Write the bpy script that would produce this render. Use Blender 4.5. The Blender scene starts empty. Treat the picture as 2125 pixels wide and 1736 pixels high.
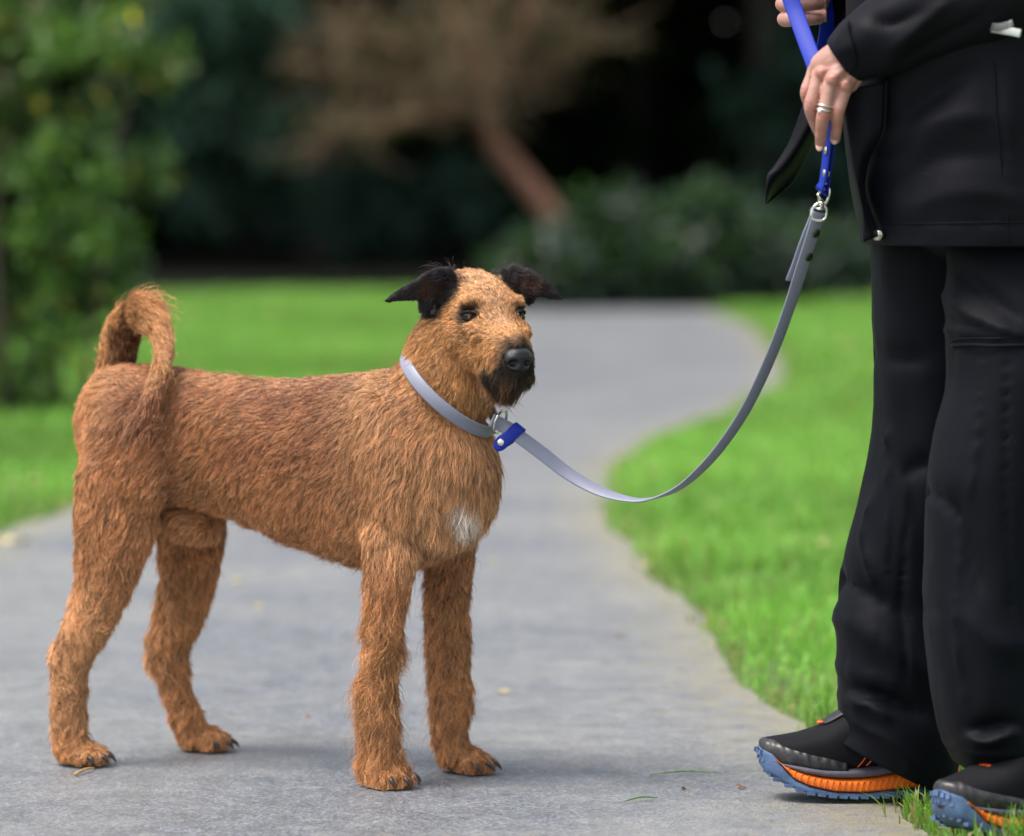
import bpy, bmesh, math, random
import numpy as np
from mathutils import Vector, Matrix

random.seed(7)
rng = np.random.default_rng(7)
scene = bpy.context.scene
col = scene.collection
R = math.radians

# ------------------------------------------------------------------ camera
CAM_H, FPX, CX, CY = 0.85, 7969.0, 1062.5, 868.0     # measured on a 2125 px wide view of the photograph
PITCH = math.atan2(480.0, FPX)
cam_d = bpy.data.cameras.new('camera')
cam_d.sensor_width = 36.0
cam_d.lens = 36.0 * FPX / 2125.0
cam_d.clip_start = 0.1
cam_d.clip_end = 1500.0
cam_d.dof.use_dof = True
cam_d.dof.focus_distance = 5.29
cam_d.dof.aperture_fstop = 2.7
cam_d.dof.aperture_blades = 0
cam = bpy.data.objects.new('camera', cam_d)
cam.location = (0, 0, CAM_H)
cam.rotation_euler = (math.pi / 2 - PITCH, 0, 0)
col.objects.link(cam)
scene.camera = cam

# ------------------------------------------------------------------ sky, sun, exposure
SUN_EL, SUN_AZ = R(64), R(-112)          # azimuth from +Y, clockwise
world = bpy.data.worlds.new('World')
scene.world = world
world.use_nodes = True
wn = world.node_tree
for n in list(wn.nodes):
    wn.nodes.remove(n)
w_out = wn.nodes.new('ShaderNodeOutputWorld')
w_bg = wn.nodes.new('ShaderNodeBackground')
w_sky = wn.nodes.new('ShaderNodeTexSky')
w_sky.sky_type = 'NISHITA'
w_sky.sun_disc = False
w_sky.sun_elevation = SUN_EL
w_sky.sun_rotation = SUN_AZ
w_sky.air_density = 1.0
w_sky.dust_density = 4.0
w_sky.ozone_density = 1.0
w_bg.inputs['Strength'].default_value = 0.115
w_hsv = wn.nodes.new('ShaderNodeHueSaturation')      # overcast: the cloud layer takes most of the blue out
w_hsv.inputs['Saturation'].default_value = 0.5
wn.links.new(w_sky.outputs[0], w_hsv.inputs['Color'])
wn.links.new(w_hsv.outputs[0], w_bg.inputs[0])
wn.links.new(w_bg.outputs[0], w_out.inputs[0])

sun_d = bpy.data.lights.new('sun', 'SUN')
sun_d.energy = 1.5
sun_d.angle = R(28)
sun_d.color = (1.0, 0.96, 0.9)
sun = bpy.data.objects.new('sun', sun_d)
sv = Vector((math.sin(SUN_AZ) * math.cos(SUN_EL), math.cos(SUN_AZ) * math.cos(SUN_EL), math.sin(SUN_EL)))
sun.rotation_euler = sv.to_track_quat('Z', 'Y').to_euler()
sun.location = (-3, -3, 12)
col.objects.link(sun)

scene.view_settings.view_transform = 'Standard'
scene.view_settings.look = 'None'
scene.view_settings.gamma = 1.0
scene.view_settings.exposure = 1.3
scene.render.engine = 'CYCLES'
scene.cycles.max_bounces = 6
scene.cycles.diffuse_bounces = 3
scene.cycles.glossy_bounces = 2
scene.cycles.transmission_bounces = 3
scene.cycles.transparent_max_bounces = 6
scene.cycles.use_denoising = True
scene.cycles_curves.shape = 'RIBBONS'

# ------------------------------------------------------------------ helpers
def at(px, py, Y):
    """world point at depth Y seen at (px, py) of the measured view"""
    r, u = (px - CX) / FPX, (CY - py) / FPX
    d = (r, math.cos(PITCH) + u * math.sin(PITCH), -math.sin(PITCH) + u * math.cos(PITCH))
    k = Y / d[1]
    return np.array((d[0] * k, Y, CAM_H + d[2] * k))

def gp(px, py, z=0.0):
    """point of the ground plane seen at (px, py)"""
    r, u = (px - CX) / FPX, (CY - py) / FPX
    d = (r, math.cos(PITCH) + u * math.sin(PITCH), -math.sin(PITCH) + u * math.cos(PITCH))
    k = (z - CAM_H) / d[2]
    return np.array((d[0] * k, d[1] * k, z))

def nrm(v):
    v = np.asarray(v, float)
    return v / (np.linalg.norm(v, axis=-1, keepdims=True) + 1e-12)

def sstep(a, b, x):
    t = np.clip((np.asarray(x, float) - a) / (b - a), 0, 1)
    return t * t * (3 - 2 * t)

_lat = {}
def vnoise(p, freq, seed=0):
    """smooth value noise in -1..1 at the points p (n,3)"""
    if seed not in _lat:
        _lat[seed] = np.random.default_rng(1000 + seed).uniform(-1, 1, (32, 32, 32))
    L = _lat[seed]
    q = np.asarray(p, float) * freq + 100.0
    i = np.floor(q).astype(int)
    f = q - i
    f = f * f * (3 - 2 * f)
    out = 0
    for dx in (0, 1):
        for dy in (0, 1):
            for dz in (0, 1):
                w = (f[:, 0] if dx else 1 - f[:, 0]) * (f[:, 1] if dy else 1 - f[:, 1]) * (f[:, 2] if dz else 1 - f[:, 2])
                out = out + w * L[(i[:, 0] + dx) % 32, (i[:, 1] + dy) % 32, (i[:, 2] + dz) % 32]
    return out

def catmull(P, k):
    """Catmull-Rom through the rows of P, k steps per span"""
    P = np.asarray(P, float)
    Q = np.vstack([2 * P[0] - P[1], P, 2 * P[-1] - P[-2]])
    out = []
    for i in range(len(P) - 1):
        a, b, c, d = Q[i], Q[i + 1], Q[i + 2], Q[i + 3]
        for j in range(k):
            t = j / k
            out.append(0.5 * (2 * b + (c - a) * t + (2 * a - 5 * b + 4 * c - d) * t * t + (3 * b - a - 3 * c + d) * t ** 3))
    out.append(P[-1])
    return np.array(out)

def bez(P, k):
    return catmull(P, k)

class MB:
    """collects pieces and links them as ONE mesh object"""
    def __init__(self):
        self.v, self.f, self.n, self.m = [], [], 0, []
    def add(self, v, f, mat=0):
        v = np.asarray(v, float)
        self.v.append(v)
        self.f += [tuple(int(i) + self.n for i in q) for q in f]
        self.m += [mat] * len(f)
        self.n += len(v)
        return self
    def loft(self, C, A, B, k=5, n=24, cap=True, power=1.0, mat=0, closed=False):
        """tube through centres C with half-axis vectors A and B"""
        S = np.hstack([np.asarray(C, float), np.asarray(A, float), np.asarray(B, float)])
        if k > 1:
            S = catmull(S, k)
        t = np.linspace(0, 2 * math.pi, n, endpoint=False)
        ct, st = np.cos(t), np.sin(t)
        if power != 1.0:
            ct = np.sign(ct) * np.abs(ct) ** power
            st = np.sign(st) * np.abs(st) ** power
        v = (S[:, None, 0:3] + S[:, None, 3:6] * ct[None, :, None] + S[:, None, 6:9] * st[None, :, None]).reshape(-1, 3)
        m = len(S)
        f = []
        rows = m if closed else m - 1
        for i in range(rows):
            i2 = (i + 1) % m
            for j in range(n):
                j2 = (j + 1) % n
                f.append((i * n + j, i * n + j2, i2 * n + j2, i2 * n + j))
        if cap and not closed:
            v = np.vstack([v, S[0, 0:3], S[-1, 0:3]])
            a, b = m * n, m * n + 1
            for j in range(n):
                j2 = (j + 1) % n
                f.append((a, j2, j))
                f.append((b, (m - 1) * n + j, (m - 1) * n + j2))
        self.add(v, f, mat)
        return self
    def tube(self, P, r, k=4, n=12, hint=(0, 1, 0), ratio=1.0, mat=0, closed=False, cap=True):
        """round (or flattened: ratio) tube along P with radii r"""
        P = np.asarray(P, float)
        r = np.broadcast_to(np.asarray(r, float), (len(P),))
        if closed:
            T = nrm(np.roll(P, -1, 0) - np.roll(P, 1, 0))
        else:
            T = nrm(np.gradient(P, axis=0))
        h = np.broadcast_to(np.asarray(hint, float), T.shape)
        A = nrm(np.cross(T, h))
        B = np.cross(A, T)
        self.loft(P, A * r[:, None], B * (r * ratio)[:, None], 1 if closed else k, n, cap, 1.0, mat, closed)
        return self
    def ell(self, c, r, X=(1, 0, 0), Z=(0, 0, 1), n=20, m=12, mat=0):
        """ellipsoid, radii r along X, Y, Z"""
        X = nrm(X); Y = nrm(np.cross(Z, X)); Z = np.cross(X, Y)
        v, f = [], []
        for i in range(1, m):
            ph = math.pi * i / m
            for j in range(n):
                t = 2 * math.pi * j / n
                v.append((r[0] * math.sin(ph) * math.cos(t), r[1] * math.sin(ph) * math.sin(t), r[2] * math.cos(ph)))
        v.append((0, 0, r[2])); v.append((0, 0, -r[2]))
        for i in range(m - 2):
            for j in range(n):
                j2 = (j + 1) % n
                f.append((i * n + j, (i + 1) * n + j, (i + 1) * n + j2, i * n + j2))
        a, b = (m - 1) * n, (m - 1) * n + 1
        for j in range(n):
            j2 = (j + 1) % n
            f.append((a, j, j2)); f.append((b, (m - 2) * n + j2, (m - 2) * n + j))
        v = np.asarray(v)
        self.add(np.asarray(c) + v[:, :1] * X + v[:, 1:2] * Y + v[:, 2:3] * Z, f, mat)
        return self
    def box(self, c, s, X=(1, 0, 0), Z=(0, 0, 1), mat=0):
        X = nrm(X); Y = nrm(np.cross(Z, X)); Z = np.cross(X, Y)
        v = [np.asarray(c) + X * s[0] * a + Y * s[1] * b + Z * s[2] * d for a in (-.5, .5) for b in (-.5, .5) for d in (-.5, .5)]
        self.add(v, [(0, 1, 3, 2), (4, 6, 7, 5), (0, 4, 5, 1), (2, 3, 7, 6), (0, 2, 6, 4), (1, 5, 7, 3)], mat)
        return self
    def ribbon(self, P, W, width, thick, k=6, mat=0):
        """flat strap along P, W the direction across it; rounded edges"""
        S = catmull(np.hstack([np.asarray(P, float), np.asarray(W, float)]), k)
        P, W = S[:, :3], S[:, 3:]
        T = nrm(np.gradient(P, axis=0))
        W = nrm(W - T * (W * T).sum(1, keepdims=True))
        N = np.cross(T, W)
        h, e = width / 2, thick / 2
        prof = [(-h, -e * .4), (-h + e, -e), (h - e, -e), (h, -e * .4), (h, e * .4), (h - e, e), (-h + e, e), (-h, e * .4)]
        n = len(prof)
        v = np.stack([P + W * a + N * b for a, b in prof], 1).reshape(-1, 3)
        f = []
        for i in range(len(P) - 1):
            for j in range(n):
                j2 = (j + 1) % n
                f.append((i * n + j, i * n + j2, (i + 1) * n + j2, (i + 1) * n + j))
        f.append(tuple(range(n - 1, -1, -1)))
        f.append(tuple((len(P) - 1) * n + j for j in range(n)))
        self.add(v, f, mat)
        return self
    def mesh(self, name):
        me = bpy.data.meshes.new(name)
        me.from_pydata(np.vstack(self.v).tolist(), [], self.f)
        me.validate()
        return me
    def build(self, name, mats, parent=None, smooth=True, origin=None, subsurf=0, sharp=0):
        me = self.mesh(name)
        if not isinstance(mats, (list, tuple)):
            mats = [mats]
        for m in mats:
            me.materials.append(m)
        if len(mats) > 1 and len(me.polygons) == len(self.m):
            me.polygons.foreach_set('material_index', self.m)
        o = link(name, me, parent, smooth, origin, sharp)
        if subsurf:
            md = o.modifiers.new('subdivision', 'SUBSURF')
            md.levels = md.render_levels = subsurf
        return o

def wloc(o):
    p = Vector(o.location)
    while o.parent is not None:
        o = o.parent
        p = p + Vector(o.location)
    return p

def link(name, me, parent=None, smooth=True, origin=None, sharp=0):
    bm = bmesh.new(); bm.from_mesh(me)
    bmesh.ops.recalc_face_normals(bm, faces=bm.faces)
    bm.to_mesh(me); bm.free()
    if smooth:
        me.polygons.foreach_set('use_smooth', [True] * len(me.polygons))
    if sharp:
        me.set_sharp_from_angle(angle=R(sharp))
    o = bpy.data.objects.new(name, me)
    col.objects.link(o)
    if origin is not None:
        me.transform(Matrix.Translation(-Vector(origin)))
        o.location = Vector(origin)
    if parent is not None:
        o.parent = parent
        o.location = o.location - wloc(parent)
    return o

def empty(name, loc, label, cat, group=None):
    o = bpy.data.objects.new(name, None)
    o.location = Vector([float(x) for x in loc])
    o.empty_display_size = 0.1
    col.objects.link(o)
    return tag(o, label, cat, group)

def tag(o, label=None, cat=None, group=None, kind=None):
    if label: o['label'] = label
    if cat: o['category'] = cat
    if group: o['group'] = group
    if kind: o['kind'] = kind
    return o

def fuse(mb, voxel, smooth_it=6, factor=0.5, name='fused'):
    """voxel-remesh the overlapping pieces of mb into one continuous surface; returns a mesh"""
    me = mb.mesh(name)
    bm = bmesh.new(); bm.from_mesh(me)
    bmesh.ops.recalc_face_normals(bm, faces=bm.faces)
    bm.to_mesh(me); bm.free()
    o = bpy.data.objects.new('fuse_tmp', me)
    col.objects.link(o)
    md = o.modifiers.new('r', 'REMESH'); md.mode = 'VOXEL'; md.voxel_size = voxel
    if smooth_it:
        sm = o.modifiers.new('s', 'SMOOTH'); sm.iterations = smooth_it; sm.factor = factor
    dg = bpy.context.evaluated_depsgraph_get()
    dg.update()
    out = bpy.data.meshes.new_from_object(o.evaluated_get(dg))
    out.name = name
    bpy.data.objects.remove(o); bpy.data.meshes.remove(me)
    return out

def mesh_arrays(me):
    n = len(me.vertices)
    v = np.empty(n * 3, np.float32); me.vertices.foreach_get('co', v); v = v.reshape(-1, 3).astype(float)
    me.calc_loop_triangles()
    t = np.empty(len(me.loop_triangles) * 3, np.int32); me.loop_triangles.foreach_get('vertices', t); t = t.reshape(-1, 3)
    fn = np.cross(v[t[:, 1]] - v[t[:, 0]], v[t[:, 2]] - v[t[:, 0]])
    vn = np.zeros_like(v)
    for i in range(3):
        np.add.at(vn, t[:, i], fn)
    return v, t, nrm(vn), np.linalg.norm(fn, axis=1) / 2

def big_mesh(name, V, loops_per_face, F, mat, colors=None, parent=None, smooth=False):
    """fast mesh from numpy: F (m, k) vertex indices"""
    me = bpy.data.meshes.new(name)
    V = np.asarray(V, np.float32); F = np.asarray(F, np.int32)
    me.vertices.add(len(V)); me.vertices.foreach_set('co', V.ravel())
    me.loops.add(F.size); me.loops.foreach_set('vertex_index', F.ravel())
    me.polygons.add(len(F))
    me.polygons.foreach_set('loop_start', np.arange(0, F.size, loops_per_face, dtype=np.int32))
    me.polygons.foreach_set('loop_total', np.full(len(F), loops_per_face, np.int32))
    me.update(calc_edges=True)
    me.validate()
    if colors is not None:
        a = me.attributes.new('col', 'FLOAT_COLOR', 'POINT')
        a.data.foreach_set('color', np.hstack([colors, np.ones((len(V), 1))]).astype(np.float32).ravel())
    if smooth:
        me.polygons.foreach_set('use_smooth', [True] * len(me.polygons))
    me.materials.append(mat)
    o = bpy.data.objects.new(name, me)
    col.objects.link(o)
    if parent is not None:
        o.parent = parent
        o.location = -wloc(parent)
    return o

# ------------------------------------------------------------------ materials
class NT:
    def __init__(self, name):
        self.m = bpy.data.materials.new(name)
        self.m.use_nodes = True
        self.t = self.m.node_tree
        self.b = self.t.nodes['Principled BSDF']
        self.o = self.t.nodes['Material Output']
    def n(self, kind, **kw):
        nd = self.t.nodes.new(kind)
        for k, v in kw.items():
            if k.startswith('i_'):
                nd.inputs[k[2:].replace('_', ' ')].default_value = v
            else:
                setattr(nd, k, v)
        return nd
    def l(self, a, b):
        self.t.links.new(a, b)
    def coord(self, which='Object', scale=None):
        c = self.n('ShaderNodeTexCoord')
        if scale is None:
            return c.outputs[which]
        mp = self.n('ShaderNodeMapping')
        mp.inputs['Scale'].default_value = scale
        self.l(c.outputs[which], mp.inputs[0])
        return mp.outputs[0]
    def noise(self, vec, scale, detail=4, rough=.55):
        nd = self.n('ShaderNodeTexNoise', i_Scale=scale, i_Detail=detail, i_Roughness=rough)
        self.l(vec, nd.inputs['Vector'])
        return nd.outputs['Fac']
    def ramp(self, fac, stops):
        nd = self.n('ShaderNodeValToRGB')
        e = nd.color_ramp.elements
        while len(e) < len(stops):
            e.new(0.5)
        for k, (p, c) in enumerate(stops):
            e[k].position = p
            e[k].color = (*c, 1) if len(c) == 3 else c
        self.l(fac, nd.inputs[0])
        return nd.outputs[0]
    def mix(self, fac, a, b, mode='MIX'):
        nd = self.n('ShaderNodeMix', data_type='RGBA', blend_type=mode)
        for s, x in ((0, fac), (6, a), (7, b)):
            if isinstance(x, (int, float)):
                nd.inputs[s].default_value = x
            elif isinstance(x, tuple):
                nd.inputs[s].default_value = (*x, 1)
            else:
                self.l(x, nd.inputs[s])
        return nd.outputs[2]
    def bump(self, h, strength, dist, normal=None):
        nd = self.n('ShaderNodeBump', i_Strength=strength, i_Distance=dist)
        self.l(h, nd.inputs['Height'])
        if normal is not None:
            self.l(normal, nd.inputs['Normal'])
        self.l(nd.outputs[0], self.b.inputs['Normal'])
        return nd.outputs[0]
    def set(self, **kw):
        for k, v in kw.items():
            k = k.replace('_', ' ')
            s = self.b.inputs[k]
            if isinstance(v, (int, float)):
                s.default_value = v
            elif isinstance(v, tuple):
                s.default_value = (*v, 1) if len(v) == 3 and s.type == 'RGBA' else v
            else:
                self.l(v, s)
        return self

def plain(name, c, rough=.5, metal=0.0, var=.12, scale=60, bump=0.0, **kw):
    t = NT(name)
    v = t.coord()
    f = t.noise(v, scale, 3)
    lo = tuple(x * (1 - var) for x in c); hi = tuple(min(1, x * (1 + var)) for x in c)
    t.set(Base_Color=t.ramp(f, [(.3, lo), (.7, hi)]), Roughness=rough, Metallic=metal, **kw)
    if bump:
        t.bump(t.noise(v, scale * 4, 3), bump, .002)
    return t.m

def attr_mat(name, rough=.55, trans=0.0, spec=.3):
    """colour from the mesh attribute 'col', optionally letting light through (leaves, blades)"""
    t = NT(name)
    a = t.n('ShaderNodeAttribute', attribute_name='col')
    t.set(Base_Color=a.outputs['Color'], Roughness=rough, Specular_IOR_Level=spec)
    if trans:
        tr = t.n('ShaderNodeBsdfTranslucent')
        t.l(t.mix(.35, a.outputs['Color'], (.22, .5, .05), 'MIX'), tr.inputs[0])
        mx = t.n('ShaderNodeMixShader'); mx.inputs[0].default_value = trans
        t.l(t.b.outputs[0], mx.inputs[1]); t.l(tr.outputs[0], mx.inputs[2])
        t.l(mx.outputs[0], t.o.inputs['Surface'])
    return t.m
# ================================================================== GROUND
def edge_noise(P, amp, seed):
    n = vnoise(P, 2.3, seed) * amp + vnoise(P, 9.0, seed + 1) * amp * .45 + vnoise(P, 28.0, seed + 2) * amp * .25
    Q = P.copy(); Q[:, 0] += n
    return Q
right_px = [(1925, 1745), (1890, 1668), (1800, 1592), (1700, 1518), (1560, 1415), (1380, 1222), (1300, 1125), (1262, 1045), (1268, 985), (1330, 922), (1480, 862), (1600, 808), (1622, 770), (1600, 722), (1540, 668), (1440, 634)]
RE = np.array([gp(*p) for p in right_px])
RE = np.vstack([[RE[0] + np.array((.25, -12, 0)), RE[0] + np.array((.06, -2.2, 0))], RE, [[1.0, 31.0, 0], [.3, 33.0, 0], [-1.5, 36.0, 0], [-6, 40.0, 0]]])
left_px = [(-140, 1190), (0, 1112), (150, 1041), (330, 985), (520, 925), (700, 860), (860, 780), (960, 705), (1040, 655)]
LE = np.array([gp(*p) for p in left_px])
LE = np.vstack([[[-1.55, -8, 0], [-1.45, 3, 0], [-1.42, 6.0, 0]], LE, [[-.2, 30.0, 0], [-2.5, 34.0, 0], [-7, 38.0, 0]]])
REs = edge_noise(catmull(RE, 40), .034, 31)
LEs = edge_noise(catmull(LE, 40), .034, 35)

def x_at(E, Y):
    o = np.argsort(E[:, 1])
    return np.interp(Y, E[o, 1], E[o, 0])

# lawn: one sheet out to the horizon
mb = MB()
xs = np.concatenate([[-600, -120, -40], np.linspace(-14, 14, 57), [40, 120, 600]])
ys = np.concatenate([[-300, -40], np.linspace(-6, 46, 105), [70, 150, 900]])
X, Y = np.meshgrid(xs, ys)
G = np.stack([X.ravel(), Y.ravel(), np.zeros(X.size)], 1)
G[:, 2] = -.006
nx = len(xs)
mb.add(G, [(j * nx + i, j * nx + i + 1, (j + 1) * nx + i + 1, (j + 1) * nx + i) for j in range(len(ys) - 1) for i in range(nx - 1)])
t_ = NT('lawn soil and thatch')
v_ = t_.coord()
f1 = t_.noise(v_, 3.0, 6); f2 = t_.noise(v_, 90, 4)
c1 = t_.ramp(f1, [(.3, (.075, .145, .024)), (.7, (.11, .20, .034))])
c2 = t_.mix(t_.ramp(f2, [(.45, (0, 0, 0)), (.62, (1, 1, 1))]), c1, (.045, .05, .016))
t_.set(Base_Color=c2, Roughness=.9)
t_.bump(f2, .6, .01)
tag(mb.build('lawn', t_.m, smooth=False), 'green mown lawn either side of the path', None, kind='structure')

# path
Yv = np.concatenate([np.linspace(-8, 4, 20), np.linspace(4.1, 12, 150), np.linspace(12.1, 33.0, 130)])
xl, xr = x_at(LEs, Yv), x_at(REs, Yv)
nc = 9
V, F = [], []
for i in range(len(Yv)):
    for j in range(nc):
        q = j / (nc - 1)
        V.append((xl[i] * (1 - q) + xr[i] * q, Yv[i], 0.0 if 0 < j < nc - 1 else -.004))
for i in range(len(Yv) - 1):
    for j in range(nc - 1):
        F.append((i * nc + j, i * nc + j + 1, (i + 1) * nc + j + 1, (i + 1) * nc + j))
mb = MB(); mb.add(V, F)
t_ = NT('worn damp tarmac')
v_ = t_.coord()
vo = t_.n('ShaderNodeTexVoronoi', i_Scale=230.0, feature='F1'); t_.l(v_, vo.inputs['Vector'])
vo2 = t_.n('ShaderNodeTexVoronoi', i_Scale=85.0, feature='F1'); t_.l(v_, vo2.inputs['Vector'])
big = t_.noise(v_, 1.6, 5); mid = t_.noise(v_, 14, 5); fin = t_.noise(v_, 420, 3)
base = t_.ramp(mid, [(.3, (.152, .163, .182)), (.7, (.196, .208, .228))])
stone = t_.ramp(vo.outputs['Color'], [(0, (.42, .42, .42)), (.55, (.90, .90, .90)), (1, (1.6, 1.58, 1.54))])
c = t_.mix(1.0, base, stone, 'MULTIPLY')
c = t_.mix(t_.ramp(vo2.outputs['Distance'], [(.05, (.5, .5, .5)), (.16, (0, 0, 0))]), c, (.34, .34, .33))
pit = t_.ramp(fin, [(.36, (.30, .30, .30)), (.47, (1, 1, 1))])
c = t_.mix(.85, c, pit, 'MULTIPLY')
c = t_.mix(t_.ramp(big, [(.40, (0, 0, 0)), (.72, (.55, .55, .55))]), c, (.27, .265, .245))
# moss and grit, thicker along the verge (vertex attribute 'col' holds distance to the edge)
ed = t_.n('ShaderNodeAttribute', attribute_name='col')
mo = t_.noise(v_, 26, 6, .7)
mfac = t_.n('ShaderNodeMath', operation='ADD'); t_.l(mo, mfac.inputs[0]); t_.l(ed.outputs['Fac'], mfac.inputs[1])
c = t_.mix(t_.ramp(mfac.outputs[0], [(.62, (0, 0, 0)), (.80, (.75, .75, .75))]), c, (.16, .15, .07))
c = t_.mix(t_.ramp(mfac.outputs[0], [(.50, (0, 0, 0)), (.9, (.5, .5, .5))]), c, (.36, .32, .24))
t_.set(Base_Color=c, Roughness=t_.ramp(mid, [(.3, (.34, .34, .34)), (.7, (.55, .55, .55))]), Specular_IOR_Level=.6)
hh = t_.n('ShaderNodeMath', operation='ADD'); t_.l(vo.outputs['Distance'], hh.inputs[0]); t_.l(fin, hh.inputs[1])
t_.bump(hh.outputs[0], .45, .003)
path = mb.build('path', t_.m, smooth=False)
Va = np.array(V)
dl = np.minimum(Va[:, 0] - np.repeat(xl, nc), np.repeat(xr, nc) - Va[:, 0])
e_ = np.clip(.26 * np.exp(-dl / .10), 0, .3)
a_ = path.data.attributes.new('col', 'FLOAT_COLOR', 'POINT')
a_.data.foreach_set('color', np.stack([e_, e_, e_, np.ones_like(e_)], 1).astype(np.float32).ravel())
tag(path, 'grey tarmac footpath winding between lawns', None, kind='structure')

# woodland floor: dark leaf litter under the trees, from the lawn's far edge on
fx_ = np.concatenate([[-300, -60], np.linspace(-16, 16, 41), [60, 300]])
fe_ = 30.7 + .4 * vnoise(np.stack([fx_, fx_ * 0, fx_ * 0], 1), .5, 61) - .4 * sstep(0, 5, fx_)
V = [(x, y, .004) for x, y in zip(fx_, fe_)] + [(x, 44.0, .004) for x in fx_] + [(x, 400.0, .004) for x in fx_]
k_ = len(fx_)
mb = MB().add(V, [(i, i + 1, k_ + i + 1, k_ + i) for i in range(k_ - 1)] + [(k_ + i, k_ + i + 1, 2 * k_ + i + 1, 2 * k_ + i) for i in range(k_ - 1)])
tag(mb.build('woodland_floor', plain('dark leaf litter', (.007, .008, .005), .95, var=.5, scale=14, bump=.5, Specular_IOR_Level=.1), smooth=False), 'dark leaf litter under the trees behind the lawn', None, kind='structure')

# ---- grass blades
def blades(n, x0, x1, y0, y1, h, w, keep_margin=.0, dens=None):
    p = np.stack([rng.uniform(x0, x1, n), rng.uniform(y0, y1, n), np.zeros(n)], 1)
    xl, xr = x_at(LEs, p[:, 1]), x_at(REs, p[:, 1])
    lo_ = .035 * np.abs(vnoise(p, 14.0, 45)) * (rng.random(n) < .35)
    m = (p[:, 0] < xl + lo_) | (p[:, 0] > xr - lo_)
    vis = np.abs(p[:, 0]) < .26 * p[:, 1] + 1.2
    m &= vis
    m &= rng.random(n) < np.clip(.75 + .6 * vnoise(p, 4.0, 41), .25, 1)
    p = p[m]; n = len(p)
    xl, xr = x_at(LEs, p[:, 1]), x_at(REs, p[:, 1])
    de = np.maximum(xl - p[:, 0], p[:, 0] - xr)
    hh = h * rng.uniform(.45, 1.25, n) * (1 + .35 * vnoise(p, 2.2, 42)) * (.55 + .45 * sstep(0, .12, de))
    ww = w * rng.uniform(.6, 1.3, n)
    az = rng.uniform(0, 2 * math.pi, n)
    ln = np.stack([np.cos(az), np.sin(az), np.zeros(n)], 1)
    az2 = az + rng.normal(math.pi / 2, .5, n)
    sd = np.stack([np.cos(az2), np.sin(az2), np.zeros(n)], 1) * ww[:, None] / 2
    bend = rng.uniform(.15, 1.0, n) ** 1.2
    z = np.array((0, 0, 1.0))
    p[:, 2] = -.006
    q1 = p + z * (hh * .55)[:, None] + ln * (hh * .18 * bend)[:, None]
    q2 = p + z * (hh * (1 - .38 * bend))[:, None] + ln * (hh * .72 * bend)[:, None]
    V = np.stack([p - sd * .8, p + sd * .8, q1 + sd, q1 - sd, q2], 1)
    g = rng.random(n)
    c = np.array((.145, .370, .048)) * (1 - g[:, None]) + np.array((.260, .53, .085)) * g[:, None]
    yl_ = np.clip(.5 + .9 * vnoise(p, 1.7, 46) + .35 * vnoise(p, 7, 47), 0, 1)[:, None]
    c = (c * (1 - .20 * yl_) + np.array((.31, .47, .09)) * .20 * yl_) * .93
    c = c * (1 + .30 * vnoise(p, 1.1, 43) + .22 * vnoise(p, 6, 44))[:, None]
    dry = rng.random(n) < .07 + .38 * np.exp(-np.maximum(de, 0) / .045)
    c[dry] = np.array((.34, .29, .11)) * rng.uniform(.7, 1.1, (dry.sum(), 1))
    return V, np.clip(c, .01, 1)

BL = [blades(120000, -3.0, 3.0, 4.4, 8.2, .060, .0042), blades(165000, -4.8, 4.8, 8.2, 14.0, .062, .0062), blades(155000, -7.4, 7.4, 14, 24, .055, .012), blades(90000, -9.4, 9.4, 24, 31.0, .045, .022)]
V = np.concatenate([b[0] for b in BL]); C = np.concatenate([b[1] for b in BL])
n = len(V)
i0 = np.arange(n)[:, None] * 5
F = np.concatenate([i0 + np.array([[0, 1, 2]]), i0 + np.array([[0, 2, 3]]), i0 + np.array([[3, 2, 4]])])
grass_mat = attr_mat('grass blade', .45, .42, .35)
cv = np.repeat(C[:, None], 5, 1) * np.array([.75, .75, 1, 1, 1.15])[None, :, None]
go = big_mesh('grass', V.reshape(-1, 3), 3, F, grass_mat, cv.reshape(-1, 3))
tag(go, 'short bright green grass growing on the lawns', 'grass', kind='stuff')
print('blades', n)
# ================================================================== BACKGROUND PLANTS
def leaves(centers, size, cols, aspect=.45, droop=.3, out=None, fold=.25):
    """pointed folded leaves: returns vertices (n*6) and triangles"""
    n = len(centers)
    d = rng.normal(0, 1, (n, 3))
    if out is not None:
        d = d * .8 + out
    d[:, 2] -= droop
    d = nrm(d)
    s = nrm(np.cross(d, rng.normal(0, 1, (n, 3)) + np.array((0, 0, 1.2))))
    u = np.cross(s, d)
    L = (size * rng.uniform(.6, 1.35, n))[:, None]
    Wd = L * aspect * .5
    a = centers; tip = a + d * L - u * L * .12
    m1 = a + d * L * .35; m2 = a + d * L * .7 - u * L * .04
    V = np.stack([a, m1 + s * Wd + u * Wd * fold, m2 + s * Wd * .75 + u * Wd * fold, tip, m2 - s * Wd * .75 + u * Wd * fold, m1 - s * Wd + u * Wd * fold], 1)
    i0 = np.arange(n)[:, None] * 6
    F = np.concatenate([i0 + np.array([q]) for q in ((0, 1, 2), (0, 2, 3), (0, 3, 4), (0, 4, 5))])
    C = np.repeat(cols[:, None], 6, 1).reshape(-1, 3)
    return V.reshape(-1, 3), F, C

leaf_mat = attr_mat('broad leaf', .38, .28, .5)
dull_leaf = attr_mat('dull leaf', .8, .08, .06)
bark = plain('grey brown bark', (.10, .075, .055), .85, var=.5, scale=9, bump=.6)
dark_bark = plain('dark bark', (.022, .018, .015), .9, var=.4, scale=9, bump=.6)  # darker bark for the evergreen and conifer trunks
red_bark = plain('reddish bark', (.26, .125, .075), .8, var=.4, scale=7, bump=.6)

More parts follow.
